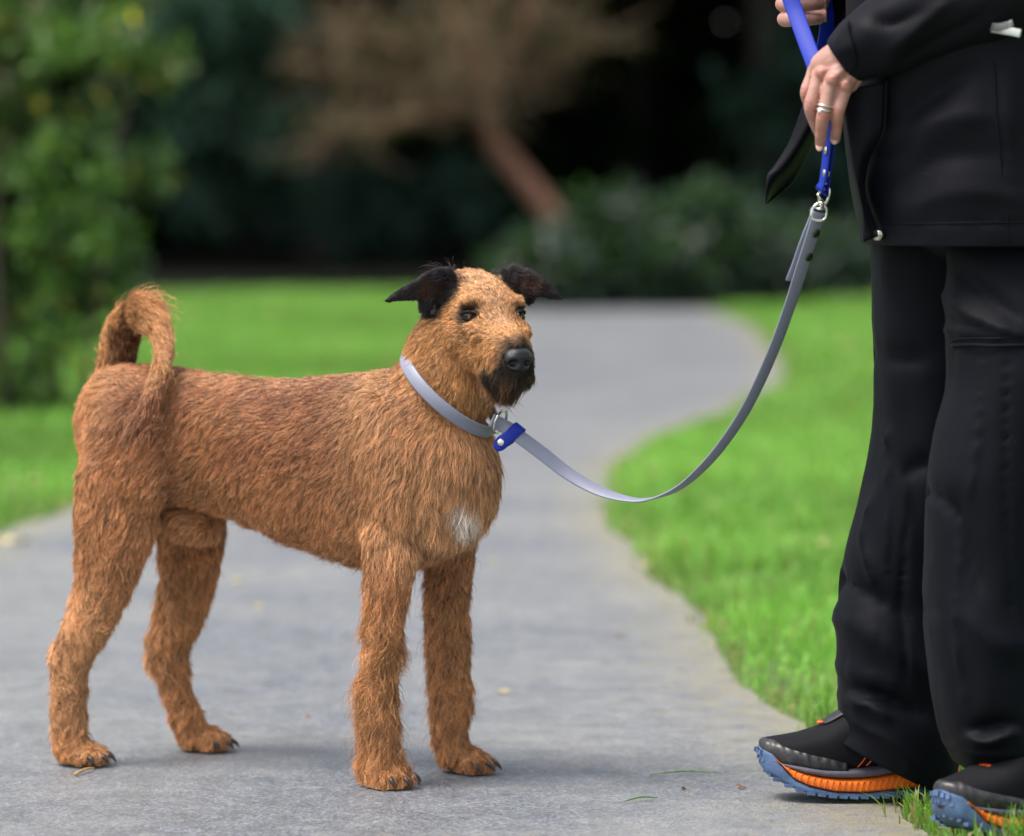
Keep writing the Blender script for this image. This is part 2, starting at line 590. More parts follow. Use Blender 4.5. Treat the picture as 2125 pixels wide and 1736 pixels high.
def leaf_cols(n, a, b, odd=None, p_odd=0.0):
    g = rng.random((n, 1))
    c = np.array(a) * (1 - g) + np.array(b) * g
    c = c * rng.uniform(.7, 1.3, (n, 1))
    if odd is not None:
        m = rng.random(n) < p_odd
        c[m] = np.array(odd) * rng.uniform(.7, 1.2, (m.sum(), 1))
    return c

def clumped(n, k, lo, hi, rad, shell=None):
    """n points in k clumps spread over a box"""
    c = rng.uniform(lo, hi, (k, 3))
    i = rng.integers(0, k, n)
    return c[i] + nrm(rng.normal(0, 1, (n, 3))) * (rad * rng.random((n, 1)) ** .5), c

def ellip_clumps(cen, rad, k, fill=.35):
    d = nrm(rng.normal(0, 1, (k, 3)))
    r = fill + (1 - fill) * rng.random((k, 1)) ** .6
    return np.asarray(cen) + d * r * np.asarray(rad)

def branchy(mb, p0, tips, r0, r1, wob=.12):
    for tp in tips:
        tp = np.asarray(tp)
        m = (np.asarray(p0) + tp) / 2 + rng.normal(0, wob, 3)
        mb.tube([p0, m, tp], [r0, (r0 + r1) / 2, r1], 3, 6, hint=(.3, 1, .2))

def plant(name, label, cat, base, trunk, crown_c, crown_r, k, n, size, ca, cb, cl, mat=None, odd=None, p_odd=0, group=None, bark_m=None, aspect=.45, fill=.35, stem_r=.03, part='crown', droop=.3):
    root_ = empty(name, base, label, cat, group)
    cc = ellip_clumps(crown_c, crown_r, k, fill)
    cc[:, 2] = np.maximum(cc[:, 2], cl * .5)
    i = rng.integers(0, k, n)
    off = nrm(rng.normal(0, 1, (n, 3))) * (cl * rng.random((n, 1)) ** .45)
    p = cc[i] + off
    p[:, 2] = np.maximum(p[:, 2], .02)
    tone = (rng.uniform(.65, 1.25, k))[i][:, None]
    V, F, C = leaves(p, size, leaf_cols(n, ca, cb, odd, p_odd) * tone, aspect, droop, nrm(off) * .9)
    big_mesh(part, V, 3, F, mat or leaf_mat, C, root_)
    mb = MB()
    T = np.asarray(trunk, float)
    mb.tube(T, np.linspace(stem_r, stem_r * .55, len(T)), 4, 10, hint=(.2, 1, .1))
    branchy(mb, T[-1], cc[rng.integers(0, k, min(k, 26))], stem_r * .45, stem_r * .12)
    mb.build('trunk', bark_m or bark, root_)
    return root_

# tall evergreens whose crowns roof the wood: it is dark underneath
tree_spots = [(-11, 43, 0), (-6.5, 39.5, 1), (-2.2, 43.5, 2), (2.6, 40.5, 0), (7.4, 43, 1), (12.5, 40.5, 2), (-8.5, 50, 1), (-3.5, 51, 0), (1.5, 50, 2), (6.0, 51, 1), (11, 50, 0), (16.5, 46, 1), (-16, 46, 2)]
kinds = ['tall dark evergreen with a bare trunk at the back of the wood', 'tall dark evergreen with a bare trunk at the back of the wood', 'tall dark evergreen with a bare trunk at the back of the wood']
for x, y, kd in tree_spots:
    hgt = 10.5 + 1.5 * kd
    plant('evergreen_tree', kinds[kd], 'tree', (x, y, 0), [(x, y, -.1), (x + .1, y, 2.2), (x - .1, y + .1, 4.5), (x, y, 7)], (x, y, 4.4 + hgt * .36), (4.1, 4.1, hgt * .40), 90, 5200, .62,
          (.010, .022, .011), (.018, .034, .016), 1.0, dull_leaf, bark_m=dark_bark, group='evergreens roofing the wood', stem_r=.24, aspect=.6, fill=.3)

# undergrowth at the back of the wood, one dark mass
pts, _ = clumped(60000, 520, (-26, 50, .2), (28, 54, 7.5), 1.3)
pts[:, 2] = np.maximum(pts[:, 2], .02)
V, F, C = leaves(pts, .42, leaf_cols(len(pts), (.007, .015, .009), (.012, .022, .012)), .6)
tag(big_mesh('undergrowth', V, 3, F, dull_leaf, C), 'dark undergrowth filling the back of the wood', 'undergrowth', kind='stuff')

pts, _ = clumped(50000, 420, (-34, 58, .5), (36, 62, 13), 1.8)
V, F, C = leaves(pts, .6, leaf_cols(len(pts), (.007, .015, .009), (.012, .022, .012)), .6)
tag(big_mesh('undergrowth', V, 3, F, dull_leaf, C), 'dark tall thicket closing off the back of the wood', 'thicket', kind='stuff')

# bush with small leaves by the lawn, left
lb = np.array(gp(20, 858)); 
bush = empty('leafy_bush', (lb[0], lb[1], 0), 'tall small-leaved bush with some yellow leaves beside the lawn', 'bush')
pp, tones = [], []
Yb = lb[1]
for (px, py, rx, rz, w) in [(-520, 100, .5, .6, 4), (-480, 480, .5, .5, 4), (-520, 760, .5, .3, 3), (-760, 300, .5, .7, 5), (-760, 700, .5, .5, 4), (-260, 60, .5, .5, 3), (-60, 40, .30, .35, 2.5), (150, 60, .24, .16, 2), (260, 100, .22, .10, 1.6), (350, 130, .11, .06, .7), (60, 260, .34, .26, 3), (-120, 420, .5, .5, 4), (130, 380, .20, .25, 2.4), (215, 350, .10, .14, 1.2), (310, 345, .05, .07, .5),
                            (90, 540, .26, .24, 2.6), (220, 480, .10, .08, .9), (250, 560, .06, .08, .5), (40, 680, .26, .22, 2.2), (150, 640, .12, .2, 1.2), (-180, 700, .5, .4, 4), (0, 800, .2, .12, 1.2), (-40, -140, .5, .4, 4), (180, -110, .4, .25, 2.5)]:
    c = at(px, py, Yb + rng.uniform(-.3, .5))
    k = int(6 * w) + 2
    cl = c + nrm(rng.normal(0, 1, (k, 3))) * rng.random((k, 1)) ** .5 * np.array((rx, .45, rz))
    m = int(210 * w)
    off = nrm(rng.normal(0, 1, (m, 3))) * .10 * rng.random((m, 1)) ** .5
    ii = rng.integers(0, k, m)
    tones.append((rng.random(k) ** 1.6 * 1.5 + .25)[ii])
    pp.append(cl[ii] + off)
tones = np.concatenate(tones)[:, None]
pp = np.concatenate(pp); pp[:, 2] = np.maximum(pp[:, 2], .03)
V, F, C = leaves(pp, .066, leaf_cols(len(pp), (.042, .105, .020), (.13, .235, .045), (.8, .58, .03), .03) * tones, .5, .5)
big_mesh('foliage', V, 3, F, leaf_mat, C, bush)
mb = MB()
for k in range(14):
    b0 = np.array((lb[0] - 1.4 + .14 * k, Yb + .1 + rng.uniform(-.2, .3), -.02))
    tp = b0 + np.array((rng.uniform(-.4, .4), rng.uniform(-.3, .3), rng.uniform(1.2, 2.2)))
    mb.tube([b0, (b0 + tp) / 2 + rng.normal(0, .08, 3), tp], [.018, .013, .006], 4, 7)
mb.build('stem', bark, bush)
# leaning pale trunk behind that bush
lt = [at(-120, 620, 17.5), at(-40, 330, 17.5), at(35, 150, 17.5), at(85, 0, 17.5), at(150, -260, 17.4)]
lt[0][2] = -.05
tr = empty('slender_tree', tuple(lt[0] * np.array((1, 1, 0))), 'slender leaning pale trunk rising through the small-leaved bush', 'tree')
MB().tube(lt, [.075, .065, .055, .05, .04], 4, 12).build('trunk', plain('pale bark', (.15, .115, .08), .85, var=.4, scale=12, bump=.5), tr)
cc = np.array(lt[-1]) + rng.normal(0, .5, (14, 3)) + np.array((0, 0, .5))
p = cc[rng.integers(0, 14, 1500)] + rng.normal(0, .16, (1500, 3))
V, F, C = leaves(p, .08, leaf_cols(1500, (.03, .08, .02), (.06, .13, .03)), .5, .5)
big_mesh('crown', V, 3, F, leaf_mat, C, tr)

# red-barked tree with brownish foliage
Yr = 35.5
rt = empty('brown_leaved_tree', tuple(gp(1170, 578) * 0 + np.array((at(1170, 575, Yr)[0], Yr, 0))), 'spreading tree with a reddish bent trunk and brown foliage', 'tree')
trunk = [at(1195, 585, Yr), at(1168, 505, Yr), at(1140, 440, Yr), at(1092, 378, Yr), at(1048, 325, Yr), at(1018, 285, Yr), at(1000, 245, Yr)]
trunk[0][2] = -.05
mb, tw = MB(), MB()
mb.tube(trunk, [.125, .115, .108, .105, .10, .095, .085], 5, 12)
fork = trunk[-1]
tips = []
main = [[(985, 225), (900, 232), (820, 255), (740, 275), (680, 300)], [(950, 190), (880, 130), (790, 90), (700, 60)], [(990, 190), (960, 100), (930, 0), (900, -120)], [(1010, 200), (1060, 120), (1100, 20), (1150, -100)],
        [(960, 210), (860, 180), (740, 170), (620, 130)], [(1030, 210), (1110, 160), (1180, 120), (1230, 60)], [(1010, 220), (1000, 120), (1010, 20), (1030, -130)]]
for i, m in enumerate(main):
    dy = np.linspace(0, (-1.3, -.6, .9, .4, -.9, .7, -.4)[i], len(m) + 1)
    Pm = [fork] + [at(a, b, Yr + dy[j + 1]) for j, (a, b) in enumerate(m)]
    mb.tube(Pm, np.linspace(.085, .022, len(Pm)), 4, 8)
    Pc = catmull(Pm, 6)
    for q in range(5, len(Pc)):
        for _ in range(4):
            e = Pc[q] + rng.normal(0, 1, 3) * np.array((.30, .35, .22)) + np.array((0, 0, .12))
            tw.tube([Pc[q], (Pc[q] + e) / 2 + rng.normal(0, .05, 3), e], [.020, .013, .006], 2, 5)
            tips.append(e); tips.append((Pc[q] + e) / 2)
mb.build('trunk', red_bark, rt)
tag(tw.build('twigs', plain('pale brown twig', (.15, .105, .062), .85, var=.4, scale=7), rt), kind='stuff')
tips = np.array(tips)
far_ = np.linalg.norm(tips - fork, axis=1)
tips = tips[(far_ > .75) | (rng.random(len(tips)) < .25)]
i = rng.integers(0, len(tips), 3600)
tone = rng.uniform(.35, 1.35, len(tips))[i][:, None]
p = tips[i] + rng.normal(0, .085, (3600, 3)) * np.array((1.4, 1, .5))
V, F, C = leaves(p, .065, leaf_cols(3600, (.15, .108, .055), (.13, .115, .048), (.085, .105, .035), .3) * tone, .42, .2)
big_mesh('crown', V, 3, F, dull_leaf, C, rt)

# laurels where the path leaves the lawn, and bluish conifers behind the lawn
def shrub(px, py_base, Y, w, h, ca, cb, label, group=None, name='laurel_shrub', n=2600, size=.13, cat='shrub'):
    b = at(px, 600, Y); b[2] = 0
    return plant(name, label, cat, tuple(b), [b + (0, 0, -.03), b + (.03, 0, h * .3), b + (0, .02, h * .5)], b + np.array((0, 0, h * .5)), (w, w * .8, h * .52), 46, n, size, ca, cb, .20, leaf_mat, stem_r=.05, group=group, aspect=.42, part='foliage')
bl = ((.012, .027, .020), (.029, .053, .038))
shrub(1150, 0, 26.9, .32, .40, *bl, 'low bluish laurel beside the foot of the reddish trunk')
shrub(1255, 0, 27.2, .28, .70, *bl, 'upright laurel where the path leaves the lawn')
shrub(1350, 0, 27.1, .30, .45, *bl, 'low rounded laurel between two taller laurels')
shrub(1440, 0, 27.6, .34, .76, *bl, 'tallest laurel behind the bend of the path')
shrub(1560, 0, 28.2, .36, .56, *bl, 'broad laurel at the edge of the lawn past the bend')
shrub(1690, 0, 29.5, .40, .48, *bl, 'low laurel partly behind the hanging lead')
dk = ((.022, .050, .036), (.045, .085, .060))
def bough(pxs, Y, w, label):
    pass
for (px, py, Y, rx, rz, n_, lab) in [(450, 30, 33, .75, .28, 1500, 'young conifer whose pale green boughs reach over the lawn edge'), (470, 300, 37.5, .85, .75, 2600, 'dim bluish conifer standing in the shade behind the lawn'), (800, 420, 41, 1.2, .5, 1700, 'low dark conifer deep in the shade behind the lawn'), (1700, 250, 40, 1.0, .9, 1600, 'dim dark conifer in the shade beyond the laurels')]:
    c = at(px, py, Y); b = c * np.array((1, 1, 0)) + np.array((-1.4 if px < 600 else 0, 1.0, 0))
    plant('conifer', lab, 'tree', tuple(b), [b + (0, 0, -.05), b + (0, 0, c[2] * .6), c], c, (rx, .6, rz), 40, n_, .20, dk[0], dk[1], .22, dull_leaf, stem_r=.06, aspect=.3, fill=.1, droop=.8, bark_m=dark_bark)

# ---- fallen leaves on the path and lawn
leaf_pale = plain('pale fallen leaf', (.50, .42, .20), .7, var=.25, scale=120)
leaf_brown = plain('brown fallen leaf', (.22, .10, .035), .7, var=.3, scale=120)
def fallen(pt, size, yaw, mat, label, grp, lift=.004):
    n = 14
    V = [(0, 0, .15)]
    for k in range(n):
        a = 2 * math.pi * k / n
        r = 1 - .38 * abs(math.sin(a)) + .12 * math.cos(5 * a + yaw)
        V.append((r * math.cos(a), r * math.sin(a) * .8, .12 * math.sin(2 * a + yaw) + .10))
    V = np.array(V) * size
    Rz = np.array([[math.cos(yaw), -math.sin(yaw), 0], [math.sin(yaw), math.cos(yaw), 0], [0, 0, 1]])
    top = V @ Rz.T + np.asarray(pt) + np.array((0, 0, lift))
    bot = top - np.array((0, 0, .0012))
    m = n + 1
    F = [(0, 1 + k, 1 + (k + 1) % n) for k in range(n)] + [(m, m + 1 + (k + 1) % n, m + 1 + k) for k in range(n)] + [(1 + k, m + 1 + k, m + 1 + (k + 1) % n, 1 + (k + 1) % n) for k in range(n)]
    # stalk
    mb = MB(); mb.add(np.vstack([top, bot]), F)
    d = Rz @ np.array((1, 0, 0))
    mb.tube([top[0], top[0] + d * size * .9 + (0, 0, .002), top[0] + d * size * 1.7], [.0012, .001, .0006], 2, 5, hint=(0, 0, 1))
    o = mb.build('fallen_leaf', mat, origin=tuple(pt), smooth=False)
    return tag(o, label, 'leaf', grp)
lawnz = .035
for (px, py, sz, m, on) in [(1268, 966, .028, 0, 'edge'), (30, 1128, .040, 0, 'path'), (215, 1232, .016, 0, 'path'), (1330, 1177, .026, 0, 'edge'), (495, 1210, .020, 0, 'path'), (535, 1262, .014, 0, 'path'), (1030, 1170, .012, 0, 'path'), (1040, 1440, .012, 0, 'path'),
                            (390, 662, .055, 2, 'lawn'), (75, 1000, .026, 2, 'lawn'), (30, 1010, .02, 2, 'lawn'), (560, 640, .05, 2, 'lawn'), (660, 700, .04, 2, 'lawn'), (1760, 720, .045, 2, 'lawn'), (1700, 1130, .018, 2, 'lawn'), (1480, 1050, .022, 2, 'lawn'), (200, 905, .03, 2, 'lawn')]:
    p = gp(px, py, lawnz if on == 'lawn' else 0.0)
    if on == 'lawn':
        fallen(p, sz, rng.uniform(0, 6), leaf_pale, 'pale fallen leaf lying in the lawn grass', 'fallen leaves on the lawn')
    elif on == 'edge':
        fallen(p, sz, rng.uniform(0, 6), leaf_pale, 'pale fallen leaf at the grassy edge of the path', 'fallen leaves at the path edge')
    else:
        fallen(p, sz, rng.uniform(0, 6), leaf_pale, 'pale fallen leaf lying on the grey path', 'fallen leaves on the path')
for (px, py, sz) in [(1540, 1637, .007), (1590, 1352, .008), (1290, 1325, .007), (1420, 1640, .005), (640, 1490, .006)]:
    fallen(gp(px, py), sz, rng.uniform(0, 6), leaf_brown, 'tiny scrap of brown leaf on the grey path', 'leaf scraps on the path', .002)
# twig by the hind paw and cut grass stalks
straw = plain('dry straw', (.42, .27, .11), .7, var=.3, scale=200)
p0, p1 = gp(155, 1612), gp(195, 1600)
tag(MB().tube([p0 + (0, 0, .003), (p0 + p1) / 2 + (0, 0, .006), p1 + (0, 0, .004)], [.0022, .002, .0014], 3, 7, hint=(0, 0, 1)).build('twig', straw, origin=tuple(p0)), 'short straw coloured twig beside the hind paw', 'twig')
green_st = plain('cut green grass', (.12, .22, .05), .6, var=.3, scale=200)
for (a, b, lab) in [((1350, 1612), (1490, 1608), 'long cut grass stalk lying on the path'), ((1295, 1668), (1365, 1660), 'short cut grass blade lying on the path')]:
    p0, p1 = gp(*a), gp(*b)
    mm = (p0 + p1) / 2 + np.array((0, .004, .006))
    tag(MB().tube([p0 + (0, 0, .003), mm, p1 + (0, 0, .003)], [.0009, .0014, .0006], 4, 6, hint=(0, 0, 1)).build('grass_stalk', green_st, origin=tuple(p0)), lab, 'grass stalk')
# ================================================================== DOG
TH = R(26)
FW = np.array((math.cos(TH), -math.sin(TH), 0.0))       # the dog's heading
LF = np.array((math.sin(TH), math.cos(TH), 0.0))        # its left
B0 = np.array((-.5396, 5.68, 0.0))
def B(s, l, z):
    return B0 + FW * s + LF * l + np.array((0, 0, z))
# head frame
PSI, HPIT = R(23), R(12)
HF = np.array((math.sin(PSI) * math.cos(HPIT), -math.cos(PSI) * math.cos(HPIT), -math.sin(HPIT)))
HL = np.array((math.cos(PSI), math.sin(PSI), 0.0))
HU = np.cross(HL, HF); HU = HU if HU[2] > 0 else -HU
H0 = at(999, 648, 5.44)
def HP(f, l, u):
    return H0 + HF * f + HL * l + HU * u
def hcoord(p):
    d = np.asarray(p) - H0
    return d @ HF, d @ HL, d @ HU
def bcoord(p):
    d = np.asarray(p) - B0
    return d @ FW, d @ LF, d[..., 2]

FUR = .0048
def limb(mb, pts, k=4, n=20):
    """(px, py, Y, width px, depth/width ratio)"""
    C = np.array([at(a, b, y) for a, b, y, w, q in pts])
    T = nrm(np.gradient(C, axis=0))
    r = np.array([w * .5 * y / FPX - FUR for a, b, y, w, q in pts])
    q = np.array([p[4] for p in pts])
    A = nrm(np.cross(T, np.array((0, 1.0, 0))))
    Bv = np.cross(A, T)
    mb.loft(C, A * r[:, None], Bv * (r * q)[:, None], k, n)
    return C

dog_m = MB()
# trunk: (s, centre z, half height, half width)
ST = [(-.105, .500, .040, .035), (-.075, .492, .082, .066), (-.03, .487, .098, .087), (.04, .482, .101, .084), (.11, .476, .100, .072),
      (.19, .463, .107, .076), (.27, .451, .122, .090), (.36, .446, .136, .100), (.425, .446, .143, .101), (.478, .452, .134, .094),
      (.520, .448, .108, .080), (.550, .440, .070, .055), (.566, .435, .03, .026)]
dog_m.loft([B(s, 0, z) for s, z, h, w in ST], [LF * w for s, z, h, w in ST], [(0, 0, h) for s, z, h, w in ST], 6, 36, power=.92)
# neck
NK = [((.425, 0, .475), .090, .088), ((.462, 0, .522), .080, .078), ((.490, 0, .566), .073, .066), ((.507, 0, .612), .067, .057), ((.526, 0, .655), .060, .052)]
NC = np.array([B(*p) for p, a, b in NK])
NT_ = nrm(np.gradient(NC, axis=0))
NA = nrm(np.cross(NT_, LF))
dog_m.loft(NC, NA * np.array([a for p, a, b in NK])[:, None], [LF * b for p, a, b in NK], 6, 28)
# withers and loin muscles, shoulder blades, breast
for sg in (-1, 1):
    dog_m.ell(B(.440, sg * .068, .455), (.050, .042, .112), X=FW + np.array((0, 0, .35)), Z=(-.25 * FW[0], -.25 * FW[1], 1))
    dog_m.ell(B(.005, sg * .066, .450), (.078, .042, .095), X=FW, Z=(0, 0, 1))
    dog_m.ell(B(.440, sg * .082, .325), (.024, .020, .036), X=FW, Z=(-.3, 0, 1))
    dog_m.ell(B(.492, sg * .045, .405), (.045, .042, .065), X=FW)
# hind legs
HN = limb(dog_m, [(262, 900, 5.625, 150, .5), (248, 985, 5.615, 186, .52), (241, 1075, 5.612, 188, .52), (225, 1165, 5.61, 152, .55), (203, 1245, 5.61, 116, .62), (172, 1315, 5.61, 100, .68),
                  (147, 1370, 5.61, 88, .75), (143, 1440, 5.61, 76, .85), (146, 1515, 5.61, 74, .95), (158, 1570, 5.605, 82, .95)])
HFAR = limb(dog_m, [(378, 960, 5.74, 150, .5), (392, 1060, 5.75, 165, .52), (394, 1150, 5.755, 146, .55), (385, 1225, 5.755, 118, .6), (366, 1295, 5.755, 104, .68),
                    (348, 1352, 5.755, 92, .75), (366, 1425, 5.755, 68, .9), (391, 1495, 5.755, 72, 1), (412, 1540, 5.75, 80, 1)])
dog_m.ell(at(128, 1368, 5.61), (.016, .017, .024)); dog_m.ell(at(326, 1365, 5.755), (.015, .016, .022))   # points of the hocks
# forelegs
FN = limb(dog_m, [(838, 1010, 5.43, 150, .5), (818, 1100, 5.42, 144, .55), (808, 1185, 5.41, 114, .75), (800, 1275, 5.41, 84, .9), (791, 1375, 5.41, 73, 1), (786, 1465, 5.41, 76, 1),
                  (790, 1540, 5.41, 70, 1.05), (800, 1600, 5.405, 76, 1.05)])
FFAR = limb(dog_m, [(940, 1040, 5.53, 130, .55), (935, 1130, 5.535, 116, .65), (931, 1215, 5.54, 98, .8), (931, 1310, 5.54, 86, .95), (936, 1400, 5.54, 86, .95), (938, 1465, 5.54, 86, 1),
                    (936, 1525, 5.54, 76, 1), (950, 1575, 5.535, 84, 1)])
# paws: four toes each
claws = []
def paw(px, py, Y, yaw, k=1.0):
    g = gp(px, py); g = np.array((at(px, py, Y)[0], Y, 0.0))
    f = np.array((math.cos(yaw), -math.sin(yaw), 0)); l = np.array((math.sin(yaw), math.cos(yaw), 0)); z = np.array((0, 0, 1.0))
    k *= .80
    dog_m.ell(g + z * .026 * k, (.040 * k, .030 * k, .025 * k), X=f)
    dog_m.ell(g - f * .018 + z * .035 * k, (.028 * k, .026 * k, .034 * k), X=f)
    for a, lat, fo in ((-.35, -.026, .022), (-.1, -.0095, .037), (.1, .0095, .037), (.35, .026, .022)):
        d = nrm(f + l * a)
        c = g + f * fo * k + l * lat * k + z * .0150
        dog_m.ell(c, (.020 * k, .0105 * k, .0145), X=d)
        claws.append((c + d * .017 * k + z * .001, d))
paw(797, 1612, 5.41, R(38)); paw(962, 1594, 5.54, R(28)); paw(165, 1582, 5.61, R(25), .98); paw(420, 1551, 5.755, R(20), .98)
# tail: up, over and down onto the hip
TAIL = [(238, 850, 5.715, 92, 1), (240, 785, 5.725, 90, 1), (248, 715, 5.73, 84, 1), (266, 668, 5.725, 84, 1), (298, 656, 5.70, 84, 1), (326, 678, 5.665, 62, 1),
        (340, 715, 5.63, 48, 1), (332, 775, 5.585, 48, 1), (313, 830, 5.553, 44, 1), (291, 872, 5.538, 38, 1), (271, 903, 5.532, 24, 1)]
tailC = limb(dog_m, TAIL, 4, 14)
# sheath under the belly
dog_m.ell(B(.075, -.01, .352), (.050, .022, .022), X=FW + np.array((0, 0, -.25)))
# head: (f, centre u, half height, half width)
HS = [(-.088, -.006, .020, .022), (-.075, -.004, .044, .042), (-.048, -.008, .057, .0575), (-.012, -.013, .0610, .0605), (.018, -.017, .0600, .0565), (.042, -.023, .0555, .0505),
      (.062, -.031, .0455, .0420), (.086, -.037, .0405, .0370), (.108, -.040, .0380, .0345), (.126, -.0425, .0335, .0305), (.140, -.044, .023, .022), (.145, -.044, .01, .01)]
dog_m.loft([HP(f, 0, u) for f, u, h, w in HS], [HL * w for f, u, h, w in HS], [HU * h for f, u, h, w in HS], 5, 32, power=.9)
for sg in (-1, 1):
    dog_m.ell(HP(.034, sg * .033, .024), (.015, .017, .008), X=HF + sg * HL * .5 - HU * .2, Z=HU)                       # brow
    dog_m.ell(HP(.012, sg * .048, -.030), (.034, .017, .026), X=HF, Z=HU)                    # cheek
    dog_m.ell(HP(.060, sg * .036, -.010), (.030, .012, .010), X=HF - HU * .15, Z=HU)                    # cheekbone
    dog_m.ell(HP(.106, sg * .022, -.060), (.030, .014, .016), X=HF, Z=HU)                    # lip
dog_m.ell(HP(.098, 0, -.076), (.036, .025, .013), X=HF, Z=HU)                                # chin
dog_m.ell(HP(.10, 0, -.004), (.045, .018, .010), X=HF - HU * .2, Z=HU)                                 # bridge
# ears: broad at the base, folded outwards, pointed tip
def ear(pts, cup):
    C = np.array([at(a, b, y) for a, b, y, w, th in pts])
    T = nrm(np.gradient(C, axis=0))
    A = nrm(np.cross(T, np.array((0, 1.0, cup))))
    Bv = np.cross(A, T)
    r = np.array([w * .5 * y / FPX for a, b, y, w, th in pts]); th = np.array([p[4] for p in pts])
    dog_m.loft(C, A * r[:, None], Bv * th[:, None], 4, 18)
ear([(935, 592, 5.438, 74, .016), (908, 594, 5.425, 78, .013), (884, 597, 5.412, 66, .0085), (862, 603, 5.402, 48, .0065), (838, 611, 5.395, 34, .006), (815, 619, 5.392, 20, .005), (797, 627, 5.392, 7, .003)], .25)
ear([(1048, 582, 5.482, 62, .016), (1072, 583, 5.472, 74, .013), (1094, 588, 5.462, 66, .0085), (1116, 595, 5.455, 52, .0065), (1136, 604, 5.452, 36, .006), (1153, 614, 5.452, 22, .005), (1167, 623, 5.452, 7, .003)], .25)
for sg, cpt in ((-1, at(884, 626, 5.418)), (1, at(1098, 606, 5.47))):                    # ear canal flaps
    dog_m.ell(cpt, (.011, .010, .020))

EARP = np.array([at(a, b, y) for a, b, y in ((925, 592, 5.43), (905, 596, 5.425), (884, 600, 5.41), (860, 605, 5.40), (835, 612, 5.395), (810, 622, 5.39), (885, 625, 5.42),
                                            (1062, 580, 5.475), (1085, 586, 5.465), (1110, 592, 5.457), (1136, 604, 5.452), (1160, 618, 5.452), (1098, 606, 5.47),
                                            (905, 570, 5.425), (922, 568, 5.43), (888, 578, 5.415), (1062, 560, 5.475), (1080, 560, 5.468), (1098, 570, 5.46))])
dog_me = fuse(dog_m, .0036, 7, .5, 'dog_body')
EYES = [HP(.0455, sg * .0365, .0065) for sg in (-1, 1)]
EYEN = [nrm(HF * .80 + HL * sg * .55 + HU * .12) for sg in (-1, 1)]

v, t, vn, ar = mesh_arrays(dog_me)
de_ = np.linalg.norm(v[:, None] - EARP[None, [1, 2, 3, 4, 7, 8, 9, 10]], axis=2)
cup = np.exp(-(de_.min(1) / .013) ** 2) * (vn[:, 1] < -.35)
v += np.array((0, 1.0, .3)) * (.0045 * cup)[:, None]
dog_me.vertices.foreach_set('co', v.astype(np.float32).ravel()); dog_me.update()
# sink the sockets round the eyes and raise the lids
v, t, vn, ar = mesh_arrays(dog_me)
for e, en in zip(EYES, EYEN):
    d = v - e
    along = d @ en
    w = np.sqrt(np.maximum((d ** 2).sum(1) - along ** 2, 0))
    m = (np.abs(along) < .035) & (w < .03)
    v[m] -= vn[m] * (.004 * np.exp(-(w[m] / .013) ** 2))[:, None]
    v[m] += vn[m] * (.0025 * np.exp(-((w[m] - .0125) / .004) ** 2))[:, None]
dog_me.vertices.foreach_set('co', v.astype(np.float32).ravel()); dog_me.update()
v, t, vn, ar = mesh_arrays(dog_me)

